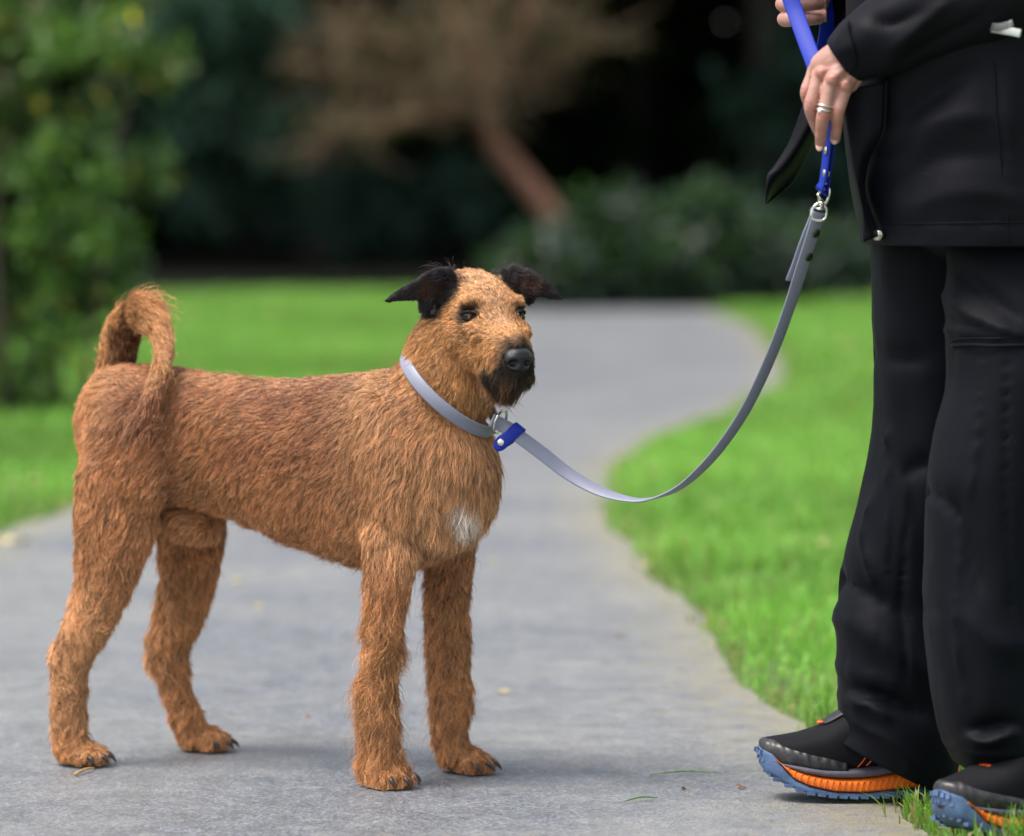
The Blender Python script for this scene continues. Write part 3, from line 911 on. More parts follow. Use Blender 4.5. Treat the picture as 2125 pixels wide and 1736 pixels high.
# ---- coat colour at a point (its markings, plus a highlight painted along the back)
CHEST = at(966, 1060, 5.37)
def coat(p):
    s, l, z = bcoord(p)
    f, hl, hu = hcoord(p)
    n1 = vnoise(p, 9, 1); n2 = vnoise(p, 28, 2)
    sandy = np.array((.68, .385, .190)); ginger = np.array((.455, .200, .080)); rust = np.array((.200, .070, .034)); gold = np.array((.52, .250, .092))
    c = np.tile(ginger, (len(p), 1))
    sad = sstep(.36, .47, z) * sstep(-.08, .04, s) * (1 - sstep(.33, .50, s)) * (.75 + .5 * n1)
    c = c * (1 - np.clip(sad, 0, 1)[:, None] * .92) + rust * np.clip(sad, 0, 1)[:, None] * .92
    top = sstep(.545, .585, z) * sstep(-.05, .1, s) * (f < -.12)  # light falling on the back ridge, painted in as sandier fur
    c = c * (1 - .35 * top[:, None]) + sandy * .35 * top[:, None]
    sh = sstep(.30, .46, s) * sstep(.28, .36, z) * np.clip(.55 + .6 * n1, 0, 1)
    c = c * (1 - .75 * sh[:, None]) + sandy * .75 * sh[:, None]
    leg = 1 - sstep(.20, .32, z)
    c = c * (1 - .5 * leg[:, None]) + gold * .5 * leg[:, None]
    rump = sstep(.03, -.05, s) * np.clip(.5 + n1, 0, 1)
    c = c * (1 - .4 * rump[:, None]) + sandy * .4 * rump[:, None]
    # tail: golden outside, dark where the two halves face each other
    dt = np.min(np.linalg.norm(p[:, None] - tailC[None, 2:], axis=2), 1)
    tl = (1 - sstep(.03, .05, dt)) * sstep(.52, .60, z)
    c = c * (1 - .6 * tl[:, None]) + gold * .6 * tl[:, None]
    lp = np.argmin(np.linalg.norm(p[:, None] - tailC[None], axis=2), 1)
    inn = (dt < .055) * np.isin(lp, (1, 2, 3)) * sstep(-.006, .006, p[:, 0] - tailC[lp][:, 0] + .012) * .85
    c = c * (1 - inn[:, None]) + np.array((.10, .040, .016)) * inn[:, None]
    tip = 1 - sstep(.0, .09, np.linalg.norm(p - tailC[-1], axis=1)); tip = tip * (dt < .035)
    c = c * (1 - .55 * tip[:, None]) + np.array((.15, .06, .03)) * .55 * tip[:, None]
    # head
    hd = sstep(-.13, -.06, f) * np.where(f > .035, sstep(-.17, -.12, hu), sstep(-.12, -.07, hu))
    c = c * (1 - hd[:, None]) + gold * hd[:, None]
    crown = hd * sstep(.015, .06, hu)
    c = c * (1 - .7 * crown[:, None]) + np.array((.50, .295, .155)) * .7 * crown[:, None]
    bridge = hd * np.exp(-(hl / .02) ** 2) * sstep(.02, .05, f) * (1 - sstep(.09, .12, f))
    c = c * (1 - .6 * bridge[:, None]) + np.array((.50, .285, .155)) * .6 * bridge[:, None]
    dark = np.array((.014, .011, .010))
    nd_ = np.linalg.norm((p - HP(.140, 0, -.033)) @ np.stack([HF * .75, HL, HU], 1), axis=1)
    mz = hd * np.clip(1.0 - sstep(.019, .038, nd_ + .006 * n2) + .95 * sstep(.070, .100, f + .012 * n2) * sstep(-.050, -.066, hu + .006 * n2) + .9 * sstep(.100, .118, f + .006 * n2) * sstep(-.036, -.050, hu + .005 * n2), 0, 1)
    mz = mz * np.clip(.93 + .25 * vnoise(p, 70, 5), .6, .98)
    c = c * (1 - mz[:, None]) + dark * mz[:, None]
    for e in EYES:
        d = np.linalg.norm((p - e) - (((p - e) @ HL)[:, None] * HL * .25), axis=1)
        k = hd * (1 - sstep(.0115, .021, d + .003 * n2))
        c = c * (1 - k[:, None] * .93) + dark * k[:, None] * .93
        d2 = np.linalg.norm(p - e - HF * .012 + HU * .022, axis=1)
        k = hd * .45 * (1 - sstep(.008, .022, d2))
        c = c * (1 - k[:, None]) + dark * k[:, None]
    # ears black, running down behind the cheek
    de = np.min(np.linalg.norm((p[:, None] - EARP[None]) * np.array((1, .8, .8)), axis=2), 1)
    ea = (1 - sstep(.018, .036, de + .008 * n2)) * (hu > -.01) * (np.abs(hl) > .035)
    ea = np.clip(ea + (np.abs(hl) > .072) * (hu > -.005) * (f > -.1), 0, 1)
    stk = sstep(.048, .056, np.abs(hl)) * sstep(-.06, -.01, hu) * (1 - sstep(.02, .05, hu)) * np.exp(-((f + .028) / .016) ** 2) * .8
    ea = np.clip(ea + stk, 0, 1)
    di_ = np.min(np.linalg.norm(p[:, None] - EARP[None, [1, 2, 8, 9]], axis=2), 1)
    inn2 = (1 - sstep(.006, .020, di_))[:, None]
    ec = np.array((.016, .013, .015)) * (1 - inn2) + np.array((.040, .018, .010)) * inn2
    c = c * (1 - ea[:, None]) + ec * ea[:, None]
    # white blaze on the breast
    dd = p - CHEST
    wq = np.sqrt((dd[:, 0] / .024) ** 2 + (dd[:, 2] / .036) ** 2 + (dd[:, 1] / .09) ** 2) + .25 * n2
    w = .9 * (1 - sstep(.6, 1.15, wq))
    c = c * (1 - w[:, None]) + np.array((.80, .72, .64)) * w[:, None]
    pads = 1 - sstep(.006, .016, z)
    c = c * (1 - pads[:, None] * .9) + dark * pads[:, None] * .9
    return c

dog = empty('dog', (float(B(.2, 0, 0)[0]), float(B(.2, 0, 0)[1]), 0), 'wiry ginger terrier with black ears and muzzle standing on the path', 'dog')
a = dog_me.attributes.new('col', 'FLOAT_COLOR', 'POINT')
cc = coat(v) * .8
a.data.foreach_set('color', np.hstack([cc, np.ones((len(v), 1))]).astype(np.float32).ravel())
skin = attr_mat('dog skin under coat', .8)
dog_me.materials.append(skin)
body = link('body', dog_me, dog)

# ---- flow of the coat: control points (position, direction, length, lift)
CT = []
def flow(p, d, L, lift):
    CT.append((p, nrm(d), L, lift))
Dn = np.array((0, 0, -1.0))
for sg in (-1, 1):
    for s in (0.0, .12, .24, .34):
        flow(B(s, sg * .06, .57), -FW + Dn * .25, .021, .24)
        flow(B(s, sg * .10, .47), -FW + Dn * .55, .024, .22)
        flow(B(s, sg * .09, .37), -FW * .8 + Dn * .8, .026, .25)
    flow(B(.44, sg * .10, .50), -FW * .6 + Dn * .9, .028, .25)
    flow(B(.45, sg * .11, .40), -FW * .3 + Dn, .026, .25)
    flow(B(.56, sg * .05, .45), Dn - FW * .1 + LF * sg * .2, .028, .25)
    flow(B(.57, sg * .04, .38), Dn - LF * sg * .6, .030, .32)
    flow(B(.49, sg * .07, .56), Dn * .8 - FW * .8, .024, .3)
    flow(B(-.06, sg * .08, .50), Dn - FW * .4, .018, .28)
    flow(B(-.02, sg * .11, .40), Dn - FW * .3, .020, .26)
flow(B(.60, 0, .44), Dn, .030, .28); flow(B(.585, 0, .36), Dn + FW * .1, .034, .32)
flow(B(.2, 0, .33), Dn - FW * .7, .028, .35); flow(B(.36, 0, .30), Dn - FW * .6, .034, .4)
flow(B(.48, 0, .60), -FW + Dn * .2, .026, .45)
for C in (HN, HFAR):
    for q in C[2:]:
        flow(q, Dn - FW * .12 + FW * .1, .019, .32)
for C in (FN, FFAR):
    for q in C[2:]:
        flow(q, Dn - FW * .18, .020, .36)
for i in range(1, len(tailC)):
    flow(tailC[i], nrm(tailC[i] - tailC[i - 1]), .022 if i < 9 else .034, .42)
NPT = HP(.155, 0, -.03)
# head
for sg in (-1, 1):
    flow(HP(-.02, sg * .06, -.03), -HF * .6 - HU * .8, .020, .28)
    flow(HP(.02, sg * .058, -.035), -HF * .8 - HU * .6, .018, .26)
    flow(HP(-.05, sg * .05, -.07), -HU - HF * .3, .026, .3)
    flow(HP(.03, sg * .045, -.065), -HU * .9 - HF * .5, .020, .3)
    flow(HP(.065, sg * .04, -.02), -HF * .8 - HU * .35 + HL * sg * .3, .014, .26)
    flow(HP(.05, sg * .02, .015), -HF * .6 + HU * .6 + HL * sg * .2, .013, .3)
    flow(HP(.035, sg * .035, .035), -HF * .15 + HL * sg * .6 + HU * .6, .012, .38)
    flow(HP(.0, sg * .03, .058), -HF - HL * sg * -.2, .013, .3)
    flow(HP(.11, sg * .035, -.055), -HU - HF * .35 + HL * sg * .15, .018, .3)
    flow(HP(.125, sg * .025, -.03), HL * sg - HF * .4 - HU * .4, .010, .25)
    flow(HP(.10, sg * .03, -.085), -HU + HF * .1, .022, .35)
    flow(HP(-.02, sg * .056, .03), -HF * .5 + HU * .3 + HL * sg, .010, .25)
flow(HP(.10, 0, -.095), -HU + HF * .15, .032, .35); flow(HP(.135, 0, -.075), -HU + HF * .2, .024, .35)
flow(HP(.09, 0, .0), -HF + HU * .3, .010, .25); flow(HP(.0, 0, .06), -HF + HU * .1, .014, .3); flow(HP(-.07, 0, .03), -HF - HU, .018, .28)
flow(HP(.0, 0, -.09), -HU, .030, .35)
flow(B(.57, 0, .53), Dn, .032, .3)
earL = [at(884, 597, 5.41), at(838, 611, 5.395), at(800, 626, 5.39)]; earR = [at(1094, 588, 5.46), at(1136, 604, 5.452), at(1165, 622, 5.452)]
for E in (earL, earR):
    for q in E:
        flow(q, E[2] - E[0], .0045, .12)
CPp = np.array([c[0] for c in CT]); CPd = np.array([c[1] for c in CT]); CPl = np.array([c[2] for c in CT]); CPk = np.array([c[3] for c in CT])

COLC = B(.503, 0, .560)                                    # collar: centre, axes
CE1 = nrm(FW * .74 + np.array((0, 0, -.67))); CE2 = LF; CEN = np.cross(CE1, CE2); CEN = CEN if CEN[2] > 0 else -CEN
CR1, CR2 = .0850, .0725

NH = 430000
near = sstep(.3, -.35, vn[:, 1])                           # slightly denser on the side in view
tc = v[t].mean(1)
hf, hl_, hu_ = hcoord(tc)
dens = .55 + .75 * near[t].mean(1) + 1.6 * ((hf > -.1) & (np.abs(hl_) < .14) & (hu_ > -.12))
P = ar * dens; P = P / P.sum()
ti = rng.choice(len(t), NH, p=P)
u = rng.random((NH, 2)); fl = u.sum(1) > 1; u[fl] = 1 - u[fl]
w3 = np.stack([1 - u.sum(1), u[:, 0], u[:, 1]], 1)
root = (v[t[ti]] * w3[:, :, None]).sum(1); rn = nrm((vn[t[ti]] * w3[:, :, None]).sum(1))
# keep eyes, nose, pads and the collar's band bare
keep = root[:, 2] > .010
for e, en in zip(EYES, EYEN):
    d = root - e; al = d @ en; pr = np.sqrt(np.maximum((d ** 2).sum(1) - al ** 2, 0))
    ry_ = d @ np.cross(en, nrm(np.cross((0, 0, 1.0), en))); rx_ = d @ nrm(np.cross((0, 0, 1.0), en))
    keep &= ~(((rx_ / .0128) ** 2 + ((ry_ + .0006) / .0078) ** 2 < 1) & (np.abs(al) < .03))
dn = root - HP(.144, 0, -.036)
keep &= ~(((dn @ HL) / .022) ** 2 + ((dn @ HU) / .018) ** 2 + ((dn @ HF) / .02) ** 2 < 1)
dc = root - COLC
hc = dc @ CEN; rad = np.sqrt((dc @ CE1) ** 2 + (dc @ CE2) ** 2)
keep &= ~((np.abs(hc) < .0095) & (rad < .12))
root, rn = root[keep], rn[keep]
N = len(root)
dirs = np.zeros((N, 3)); LL = np.zeros(N); LK = np.zeros(N)
for i0 in range(0, N, 40000):
    r_ = root[i0:i0 + 40000]
    d2 = ((r_[:, None] - CPp[None]) ** 2).sum(2)
    wt = 1 / (d2 + .0004) ** 2.2
    wt /= wt.sum(1, keepdims=True)
    dirs[i0:i0 + 40000] = wt @ CPd; LL[i0:i0 + 40000] = wt @ CPl; LK[i0:i0 + 40000] = wt @ CPk
# tufts: a smooth swirl on top of the flow, larger on the trunk
sw = np.stack([vnoise(root, 34, 11), vnoise(root, 34, 12), vnoise(root, 34, 13)], 1) * .42 + np.stack([vnoise(root, 95, 14), vnoise(root, 95, 15), vnoise(root, 95, 16)], 1) * .42
zl_ = (1 - sstep(.24, .33, root[:, 2]))[:, None]
hdm_ = (hcoord(root)[0] > -.1)[:, None] * (root[:, 2:3] > .5)
dirs = nrm(dirs) + sw * (1 + .7 * zl_) * (1 - .45 * hdm_) + rng.normal(0, .16, (N, 3))
tdir = nrm(dirs - rn * (dirs * rn).sum(1, keepdims=True))
zlow = 1 - sstep(.24, .33, root[:, 2])
LL *= (.68 + .34 * zlow) * np.where(hcoord(root)[0] > -.1, .98, 1.0) * (1 + .28 * vnoise(root, 45, 17)) * rng.uniform(.65, 1.2, N)
stray = rng.random(N) < .018
LL[stray] *= 1.45
bf, bl_, bu = hcoord(root)
LL *= 1 + .55 * sstep(.05, .09, bf) * sstep(-.060, -.080, bu)
rs_, rl_, rz_ = bcoord(root)
fth = (rs_ > .36) & (rz_ < .31) & (rz_ > .06) & ((rn @ FW) < -.25)
LL[fth] *= 1.25
LK[fth] += .08
pw_ = 1 - sstep(.03, .06, rz_)
LL *= 1 - .42 * pw_
tq = np.linalg.norm(root - at(294, 625, 5.70), axis=1)
topk = (1 - sstep(.02, .055, tq)) * (rn[:, 2] > .1)
LL *= 1 + .7 * topk
LL *= 1 + 1.1 * (topk > .3) * (rng.random(N) < .10)
ew = np.min(np.linalg.norm(root[:, None] - EARP[None, [0, 1, 7, 8]], axis=2), 1)
wisp = (ew < .034) & (rn[:, 2] > .25) & (rng.random(N) < .04)
LL[wisp] *= rng.uniform(2.0, 4.5, wisp.sum())
LK[wisp] = .75
LK = np.maximum(LK, .72 * topk)
LK = np.clip((LK + .10 * zl_[:, 0]) * (1 + .6 * vnoise(root, 60, 18)), .12, .7)
LK[stray] = np.minimum(LK[stray] * 1.8, .8)
# flat under the collar's edges
nearc = (rad < .12) * (1 - sstep(.010, .030, np.abs(hc)))[:len(rad)]
nearc = nearc[keep]
LK *= 1 - .75 * nearc
# clumps: cells of about 7 mm
cell = np.floor((root + .004 * np.stack([vnoise(root, 80, 21), vnoise(root, 80, 22), vnoise(root, 80, 23)], 1)) / (.0047)).astype(np.int64)
key = cell[:, 0] * 73856093 ^ cell[:, 1] * 19349663 ^ cell[:, 2] * 83492791
_, inv = np.unique(key, return_inverse=True)
cnt = np.bincount(inv)
mean = lambda q: np.stack([np.bincount(inv, q[:, i]) / cnt for i in range(3)], 1)[inv]
cr = mean(root)
crnd = np.random.default_rng(5).uniform(-1, 1, (len(cnt), 4))[inv]
tdir = nrm(tdir * .55 + mean(tdir) * .45 + crnd[:, 1:4] * .16)
side = np.cross(rn, tdir)
K = 6
tt = np.linspace(0, 1, K)
pts = np.zeros((N, K, 3))
ph = rng.uniform(0, 6.28, N); wv = rng.uniform(.03, .15, N) * LL * (1 + 1.1 * zl_[:, 0])
for k, q in enumerate(tt):
    out = LK * (q - .55 * q * q) * 1.25
    fw_ = q * np.sqrt(np.maximum(1 - LK ** 2, .3))
    p = root + LL[:, None] * (tdir * fw_[:, None] + rn * out[:, None])
    p += np.array((0, 0, -1)) * (LL * .16 * q * q)[:, None]
    p += side * (wv * np.sin(q * 5.5 + ph))[:, None] * q
    g = .55 * q ** 1.3
    p -= (root - cr) * g
    pts[:, k] = p - rn * .0008 * (k == 0)
pts[:, :, 2] = np.maximum(pts[:, :, 2], .003)
hcol = coat(root) * 1.10
hcol[wisp] = (.03, .02, .018)
lum = (1 + .30 * crnd[:, 0] + .22 * vnoise(root, 30, 24) + rng.normal(0, .20, N))
hcol = hcol * np.clip(lum, .4, 1.8)[:, None]
drk = rng.random(N) < .20 + .12 * (hcoord(root)[0] > -.1)
hcol[drk] *= .42
pale = rng.random(N) < .17
hcol[pale] = np.where(hcol[pale].sum(1, keepdims=True) > .25, hcol[pale] * .7 + np.array((.34, .215, .115)), hcol[pale] * 2.5)

cu = bpy.data.hair_curves.new('fur')
cu.add_curves([K] * N)
cu.attributes['position'].data.foreach_set('vector', (pts - np.array(dog.location)).astype(np.float32).ravel())
ra = cu.attributes.get('radius') or cu.attributes.new('radius', 'FLOAT', 'POINT')
base_r = np.where(hcoord(root)[0] > -.1, .00021, .00026)
ra.data.foreach_set('value', (base_r[:, None] * np.array([1, 1, .95, .8, .55, .12])[None]).astype(np.float32).ravel())
ca = cu.attributes.new('col', 'FLOAT_COLOR', 'CURVE')
ca.data.foreach_set('color', np.hstack([hcol, np.ones((N, 1))]).astype(np.float32).ravel())
t_ = NT('wiry coat')
at_ = t_.n('ShaderNodeAttribute', attribute_name='col')
hi_ = t_.n('ShaderNodeHairInfo')
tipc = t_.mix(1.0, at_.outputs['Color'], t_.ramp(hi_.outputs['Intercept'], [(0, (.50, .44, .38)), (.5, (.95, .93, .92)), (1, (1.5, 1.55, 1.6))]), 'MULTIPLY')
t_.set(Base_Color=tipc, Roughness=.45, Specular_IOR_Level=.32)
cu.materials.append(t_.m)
fur = bpy.data.objects.new('fur', cu)
col.objects.link(fur)
fur.parent = dog
fur['kind'] = 'stuff'

# ---- eyes
t_ = NT('dog eye')
co = t_.n('ShaderNodeTexCoord')
sp = t_.n('ShaderNodeSeparateXYZ'); t_.l(co.outputs['Object'], sp.inputs[0])
mr = t_.n('ShaderNodeMapRange', i_From_Min=.0106, i_From_Max=.0062); t_.l(sp.outputs['Z'], mr.inputs[0])
t_.set(Base_Color=t_.ramp(mr.outputs[0], [(0, (.004, .003, .003)), (.22, (.004, .003, .003)), (.27, (.30, .10, .02)), (.62, (.20, .055, .012)), (.75, (.012, .007, .005)), (1, (.02, .012, .01))]), Roughness=.03, Specular_IOR_Level=.6)
for e, en in zip(EYES, EYEN):
    mb = MB(); mb.ell((0, 0, 0), (.0110, .0110, .0110), n=28, m=20)
    o = mb.build('eye', t_.m)
    gaze = nrm(HF * .93 + HL * .22 + HU * .05 + (en - HF) * .3)
    o.rotation_euler = Vector(gaze).to_track_quat('Z', 'Y').to_euler()
    o.parent = dog
    o.location = Vector(e - en * .0022) - dog.location
black_skin = plain('black wet skin', (.010, .010, .012), .32, var=.3, scale=900, bump=.25)
lid_skin = plain('black eyelid', (.008, .007, .007), .7, var=.3, scale=900, Specular_IOR_Level=.15)
# lids: a rim above and below each eye
for e, en in zip(EYES, EYEN):
    rx = nrm(np.cross((0, 0, 1.0), en)); uz = np.cross(en, rx)
    mb = MB()
    for sgn, hh in ((1, .0054), (-1, .0054)):
        Pp, rr = [], []
        for q in np.linspace(-1, 1, 11):
            x = q * .0132
            y = sgn * hh * (1 - q * q) - .0012 * q * (1 if (rx @ HL) > 0 else 1)
            dpt = math.sqrt(max(.0121 ** 2 - min(x * x + y * y, .0118 ** 2), 0))
            Pp.append(e - en * .0025 + rx * x + uz * y + en * dpt); rr.append((.0026 if sgn > 0 else .0018) * (1 - .45 * q * q))
        mb.tube(Pp, rr, 2, 8, hint=en)
    mb.build('eyelid', lid_skin, dog)

# ---- nose leather with two nostrils
mb = MB()
mb.ell((0, 0, 0), (1, 1, 1), n=48, m=32)
nv = np.vstack(mb.v)                                        # local: x lateral, y forward, z up
x, y, z = nv.T
y2 = .0155 * np.sign(y) * np.abs(y) ** .8; x2 = .0208 * np.sign(x) * np.abs(x) ** .85 * (1 - .18 * (z < 0) * -z); z2 = .0168 * np.sign(z) * np.abs(z) ** .85
q = np.stack([x2, y2, z2], 1)
for sg in (-1, 1):
    dd = np.sqrt(((x2 - sg * .0098) / .0060) ** 2 + ((z2 + .0028) / .0050) ** 2)
    mk = (y > -.1)
    q[:, 1] -= mk * .010 * np.exp(-dd ** 2.5)
    q[:, 1] += mk * .0012 * np.exp(-((dd - 1.7) / .5) ** 2)
    side_cut = np.sqrt(((x2 - sg * .0165) / .006) ** 2 + ((z2 + .0065) / .003) ** 2)
    q[:, 1] -= mk * .004 * np.exp(-side_cut ** 2)
q[:, 1] -= .0022 * np.exp(-(x2 / .0014) ** 2) * (z < .1) * (y > 0)
mb.v = [HP(.141, 0, -.033) + q[:, :1] * HL + q[:, 1:2] * HF + q[:, 2:3] * HU]
mb.build('nose', black_skin, dog)
# ---- claws
horn = plain('claw horn', (.018, .015, .016), .35, var=.4, scale=300)
for c, d in claws:
    mb = MB(); z = np.array((0, 0, 1.0))
    Pp = [c - d * .006, c + d * .003 + z * .001, c + d * .010 - z * .003, c + d * .0145 - z * .0095]
    mb.tube(Pp, [.0036, .0036, .0026, .0006], 3, 8, hint=(0, 0, 1))
    mb.build('claw', horn, dog)
# ================================================================== LEAD
grey_strap = plain('grey coated strap', (.205, .215, .285), .45, var=.04, scale=400, bump=.05, Specular_IOR_Level=.6)
blue_strap = plain('blue coated strap', (.002, .020, .30), .55, var=.05, scale=400, bump=.05, Specular_IOR_Level=.3)
steel = plain('nickel plated steel', (.62, .60, .56), .22, 1.0, var=.08, scale=200)
dark_steel = plain('gunmetal rivet', (.16, .15, .14), .28, 1.0, var=.1, scale=200)
YAX = np.array((0, 1.0, 0))

lead = empty('slip_lead', tuple(np.array((COLC[0], COLC[1], 0))), 'grey strap slip lead looped round the dog with a blue keeper', 'dog lead')
# collar loop round the neck
nA = 56
ang = np.linspace(0, 2 * math.pi, nA)
P = np.array([COLC + CE1 * CR1 * math.cos(a) + CE2 * CR2 * math.sin(a) for a in ang])
W = np.array([CEN + (CE1 * math.cos(a) + CE2 * math.sin(a)) * -.20 for a in ang])
MB().ribbon(P, W, .0185, .0028, 2).build('collar_loop', grey_strap, lead)
# hanging strap: image points with depth, twist of its width away from the image plane
SP = [(1020, 872, 5.40, 15), (1044, 884, 5.405, 10), (1066, 898, 5.40, 8), (1120, 938, 5.385, 12), (1180, 984, 5.365, 32), (1240, 1018, 5.345, 52), (1300, 1036, 5.325, 74), (1345, 1037, 5.31, 90), (1400, 1018, 5.29, 110),
      (1450, 979, 5.27, 124), (1500, 922, 5.245, 132), (1552, 842, 5.215, 137), (1602, 735, 5.185, 140), (1640, 632, 5.16, 142), (1664, 556, 5.14, 148), (1682, 500, 5.128, 148), (1696, 456, 5.12, 155), (1700, 441, 5.118, 158)]
SPp = np.array([at(a, b, y) for a, b, y, w in SP])
def twist(Pp, deg):
    T = nrm(np.gradient(Pp, axis=0)); T2 = nrm(T * np.array((1, 0, 1)))
    n = np.stack([-T2[:, 2], np.zeros(len(T2)), T2[:, 0]], 1)
    a = np.radians(np.asarray(deg, float))[:, None]
    return n * np.cos(a) + YAX * np.sin(a)
SW = twist(SPp, [q[3] for q in SP])
MB().ribbon(SPp, SW, .0195, .0030, 8).build('strap', grey_strap, lead)
# doubled end with two rivets, folded through the swivel
T_ = nrm(SPp[-1] - SPp[-5])
off = np.cross(T_, nrm(SW[-3]))
off = off if off[1] > 0 else -off
fold_p = [SPp[-1] + T_ * .004 + off * .0015, SPp[-1] + off * .0065, SPp[-2] + off * .0048, SPp[-3] + off * .0045 - np.array((.003, 0, 0)), SPp[-4] + off * .0045 - np.array((.004, 0, 0)), SPp[-4] * .6 + SPp[-5] * .4 + off * .005 - np.array((.005, 0, 0))]
MB().ribbon(fold_p, [SW[-1], SW[-1], SW[-2], SW[-3], SW[-4], SW[-4]], .0195, .0030, 6).build('folded_end', grey_strap, lead)
def rivet(c, nrm_, mat, parent, r=.0058, name='rivet'):
    n_ = nrm(nrm_); h = (0, 0, 1) if abs(n_[2]) < .8 else (1, 0, 0)
    mb = MB().ell(c, (r, r, .0013), X=nrm(np.cross(h, n_)), Z=n_, n=20, m=10)
    mb.ell(np.asarray(c) - n_ * .006, (r * .9, r * .9, .002), X=nrm(np.cross(h, n_)), Z=n_, n=16, m=8)
    return mb.build(name, mat, parent)
rivet(at(1692, 484, 5.1255) - off * .0022, -off, dark_steel, lead, .0062)
rivet(at(1677, 533, 5.1365) - off * .0022, -off, dark_steel, lead, .0062)
# ring the strap runs through
def torus(c, n_, R_, r_, N=40, sx=1.0, up=(0, 0, 1)):
    n_ = nrm(n_); a = nrm(np.cross(up, n_)); b = np.cross(n_, a)
    P = [np.asarray(c) + a * R_ * sx * math.cos(q) + b * R_ * math.sin(q) for q in np.linspace(0, 2 * math.pi, N, endpoint=False)]
    return MB().tube(P, r_, 1, 10, hint=n_, closed=True)
torus(at(1038, 876, 5.402), (.86, -.42, -.35), .0172, .0019).build('ring', steel, lead)
# keeper: a blue tab wrapped round the strap, closed with a rivet
kc = at(1068, 899, 5.40); kt = nrm(at(1100, 922, 5.392) - at(1050, 888, 5.404)); kn = np.array((-kt[2], 0, kt[0])); kf = nrm(np.cross(kt, kn)); kf = kf if kf[1] < 0 else -kf
kt2 = kt - kn * .10
Kp = [kc - kn * .0270 - kt * .008 + kf * .0035, kc - kn * .019 - kt * .007 + kf * .004, kc - kn * .010 - kt * .003 + kf * .0042, kc + kn * .008 + kt * .001 + kf * .0042, kc + kn * .0122 + kt * .002 + kf * .0022, kc + kn * .0124 + kt * .002 - kf * .0022, kc + kn * .006 - kf * .004, kc - kn * .012 - kt * .003 - kf * .002, kc - kn * .020 - kt * .006 + kf * .0008, kc - kn * .0265 - kt * .008 + kf * .0008]
keeper = MB().ribbon(Kp, [kt2] * len(Kp), .0180, .0026, 5).ell(kc - kn * .0270 - kt * .008 + kf * .0021, (.0090, .0090, .0021), X=kt2, Z=kf, n=24, m=8).build('keeper', blue_strap, lead)
rivet(kc - kn * .0225 - kt * .0080 + kf * .0060, kf, steel, keeper, .0052)

# ---- blue leash with its swivel snap
leash = empty('blue_leash', tuple(np.array((at(1710, 300, 5.11)[0], 5.11, 0))), 'bright blue leash held in both hands, clipped to the grey lead', 'dog leash')
BP = [(1707, 401, 5.118, 80), (1703, 392, 5.112, 78), (1707, 376, 5.108, 76), (1712, 345, 5.104, 72), (1716, 310, 5.10, 70), (1719, 285, 5.096, 70), (1716, 245, 5.096, 66), (1706, 190, 5.105, 50), (1692, 140, 5.125, 26), (1672, 85, 5.16, 14), (1652, 30, 5.19, 8), (1637, -12, 5.205, 6), (1624, -60, 5.22, 10)]
BPp = np.array([at(a, b, y) for a, b, y, w in BP]); BW = twist(BPp, [q[3] for q in BP])
# handle end: over the right hand and down again behind it
BP2 = [at(1616, -100, 5.235), at(1630, -135, 5.26), at(1662, -138, 5.285), at(1688, -100, 5.30), at(1702, -45, 5.315), at(1712, 10, 5.325), at(1716, 60, 5.335), at(1708, 105, 5.345)]
BW2 = twist(np.array(BP2), [12, 14, 12, 8, 10, 15, 20, 24])
BW2 = np.where((BW2[:, :1] * 0 + 1) > 0, BW2, BW2)
Pall = np.vstack([BPp, BP2]); Wall = np.vstack([BW, BW2])
for i in range(1, len(Wall)):
    if Wall[i] @ Wall[i - 1] < 0:
        Wall[i] = -Wall[i]
MB().ribbon(Pall, Wall, .0225, .0032, 7).build('strap', blue_strap, leash)
back = [at(1707, 401, 5.121), at(1713, 394, 5.124), at(1716, 376, 5.118), at(1719, 345, 5.112), at(1723, 310, 5.107), at(1725, 280, 5.104)]
MB().ribbon(back, BW[[1, 1, 2, 3, 4, 5]], .0225, .0032, 6).build('folded_end', blue_strap, leash)
rivet(at(1709.5, 360, 5.103), (-.96, -.28, .05), steel, leash, .0055)
rivet(at(1712.5, 313, 5.098), (-.96, -.28, .05), steel, leash, .0055)
snap = torus(at(1711, 405, 5.117), (-.55, -.8, .1), .0135, .0024, sx=.55, up=(.25, 0, 1))
snap.tube([at(1707, 418, 5.117), at(1704, 430, 5.117)], [.0042, .0038], 1, 12).ell(at(1705, 422, 5.117), (.0062, .0062, .0035)).ell(at(1702, 434, 5.117), (.0068, .0068, .0026))
snap.tube([at(1697, 402, 5.114), at(1700, 410, 5.114), at(1704, 416, 5.114)], [.002, .0026, .003], 2, 8)
sn = snap.build('snap_hook', steel, leash)
dl = [at(1714, 452, 5.117), at(1716, 438, 5.117), at(1711, 427, 5.117), at(1702, 423.5, 5.117), at(1692, 427, 5.117), at(1686, 438, 5.117), at(1684, 451, 5.117), at(1690, 456, 5.117), at(1700, 458, 5.117), at(1709, 457, 5.117)]
MB().tube(catmull(dl + [dl[0]], 3)[:-1], .0024, 1, 10, closed=True).build('swivel_loop', steel, sn)
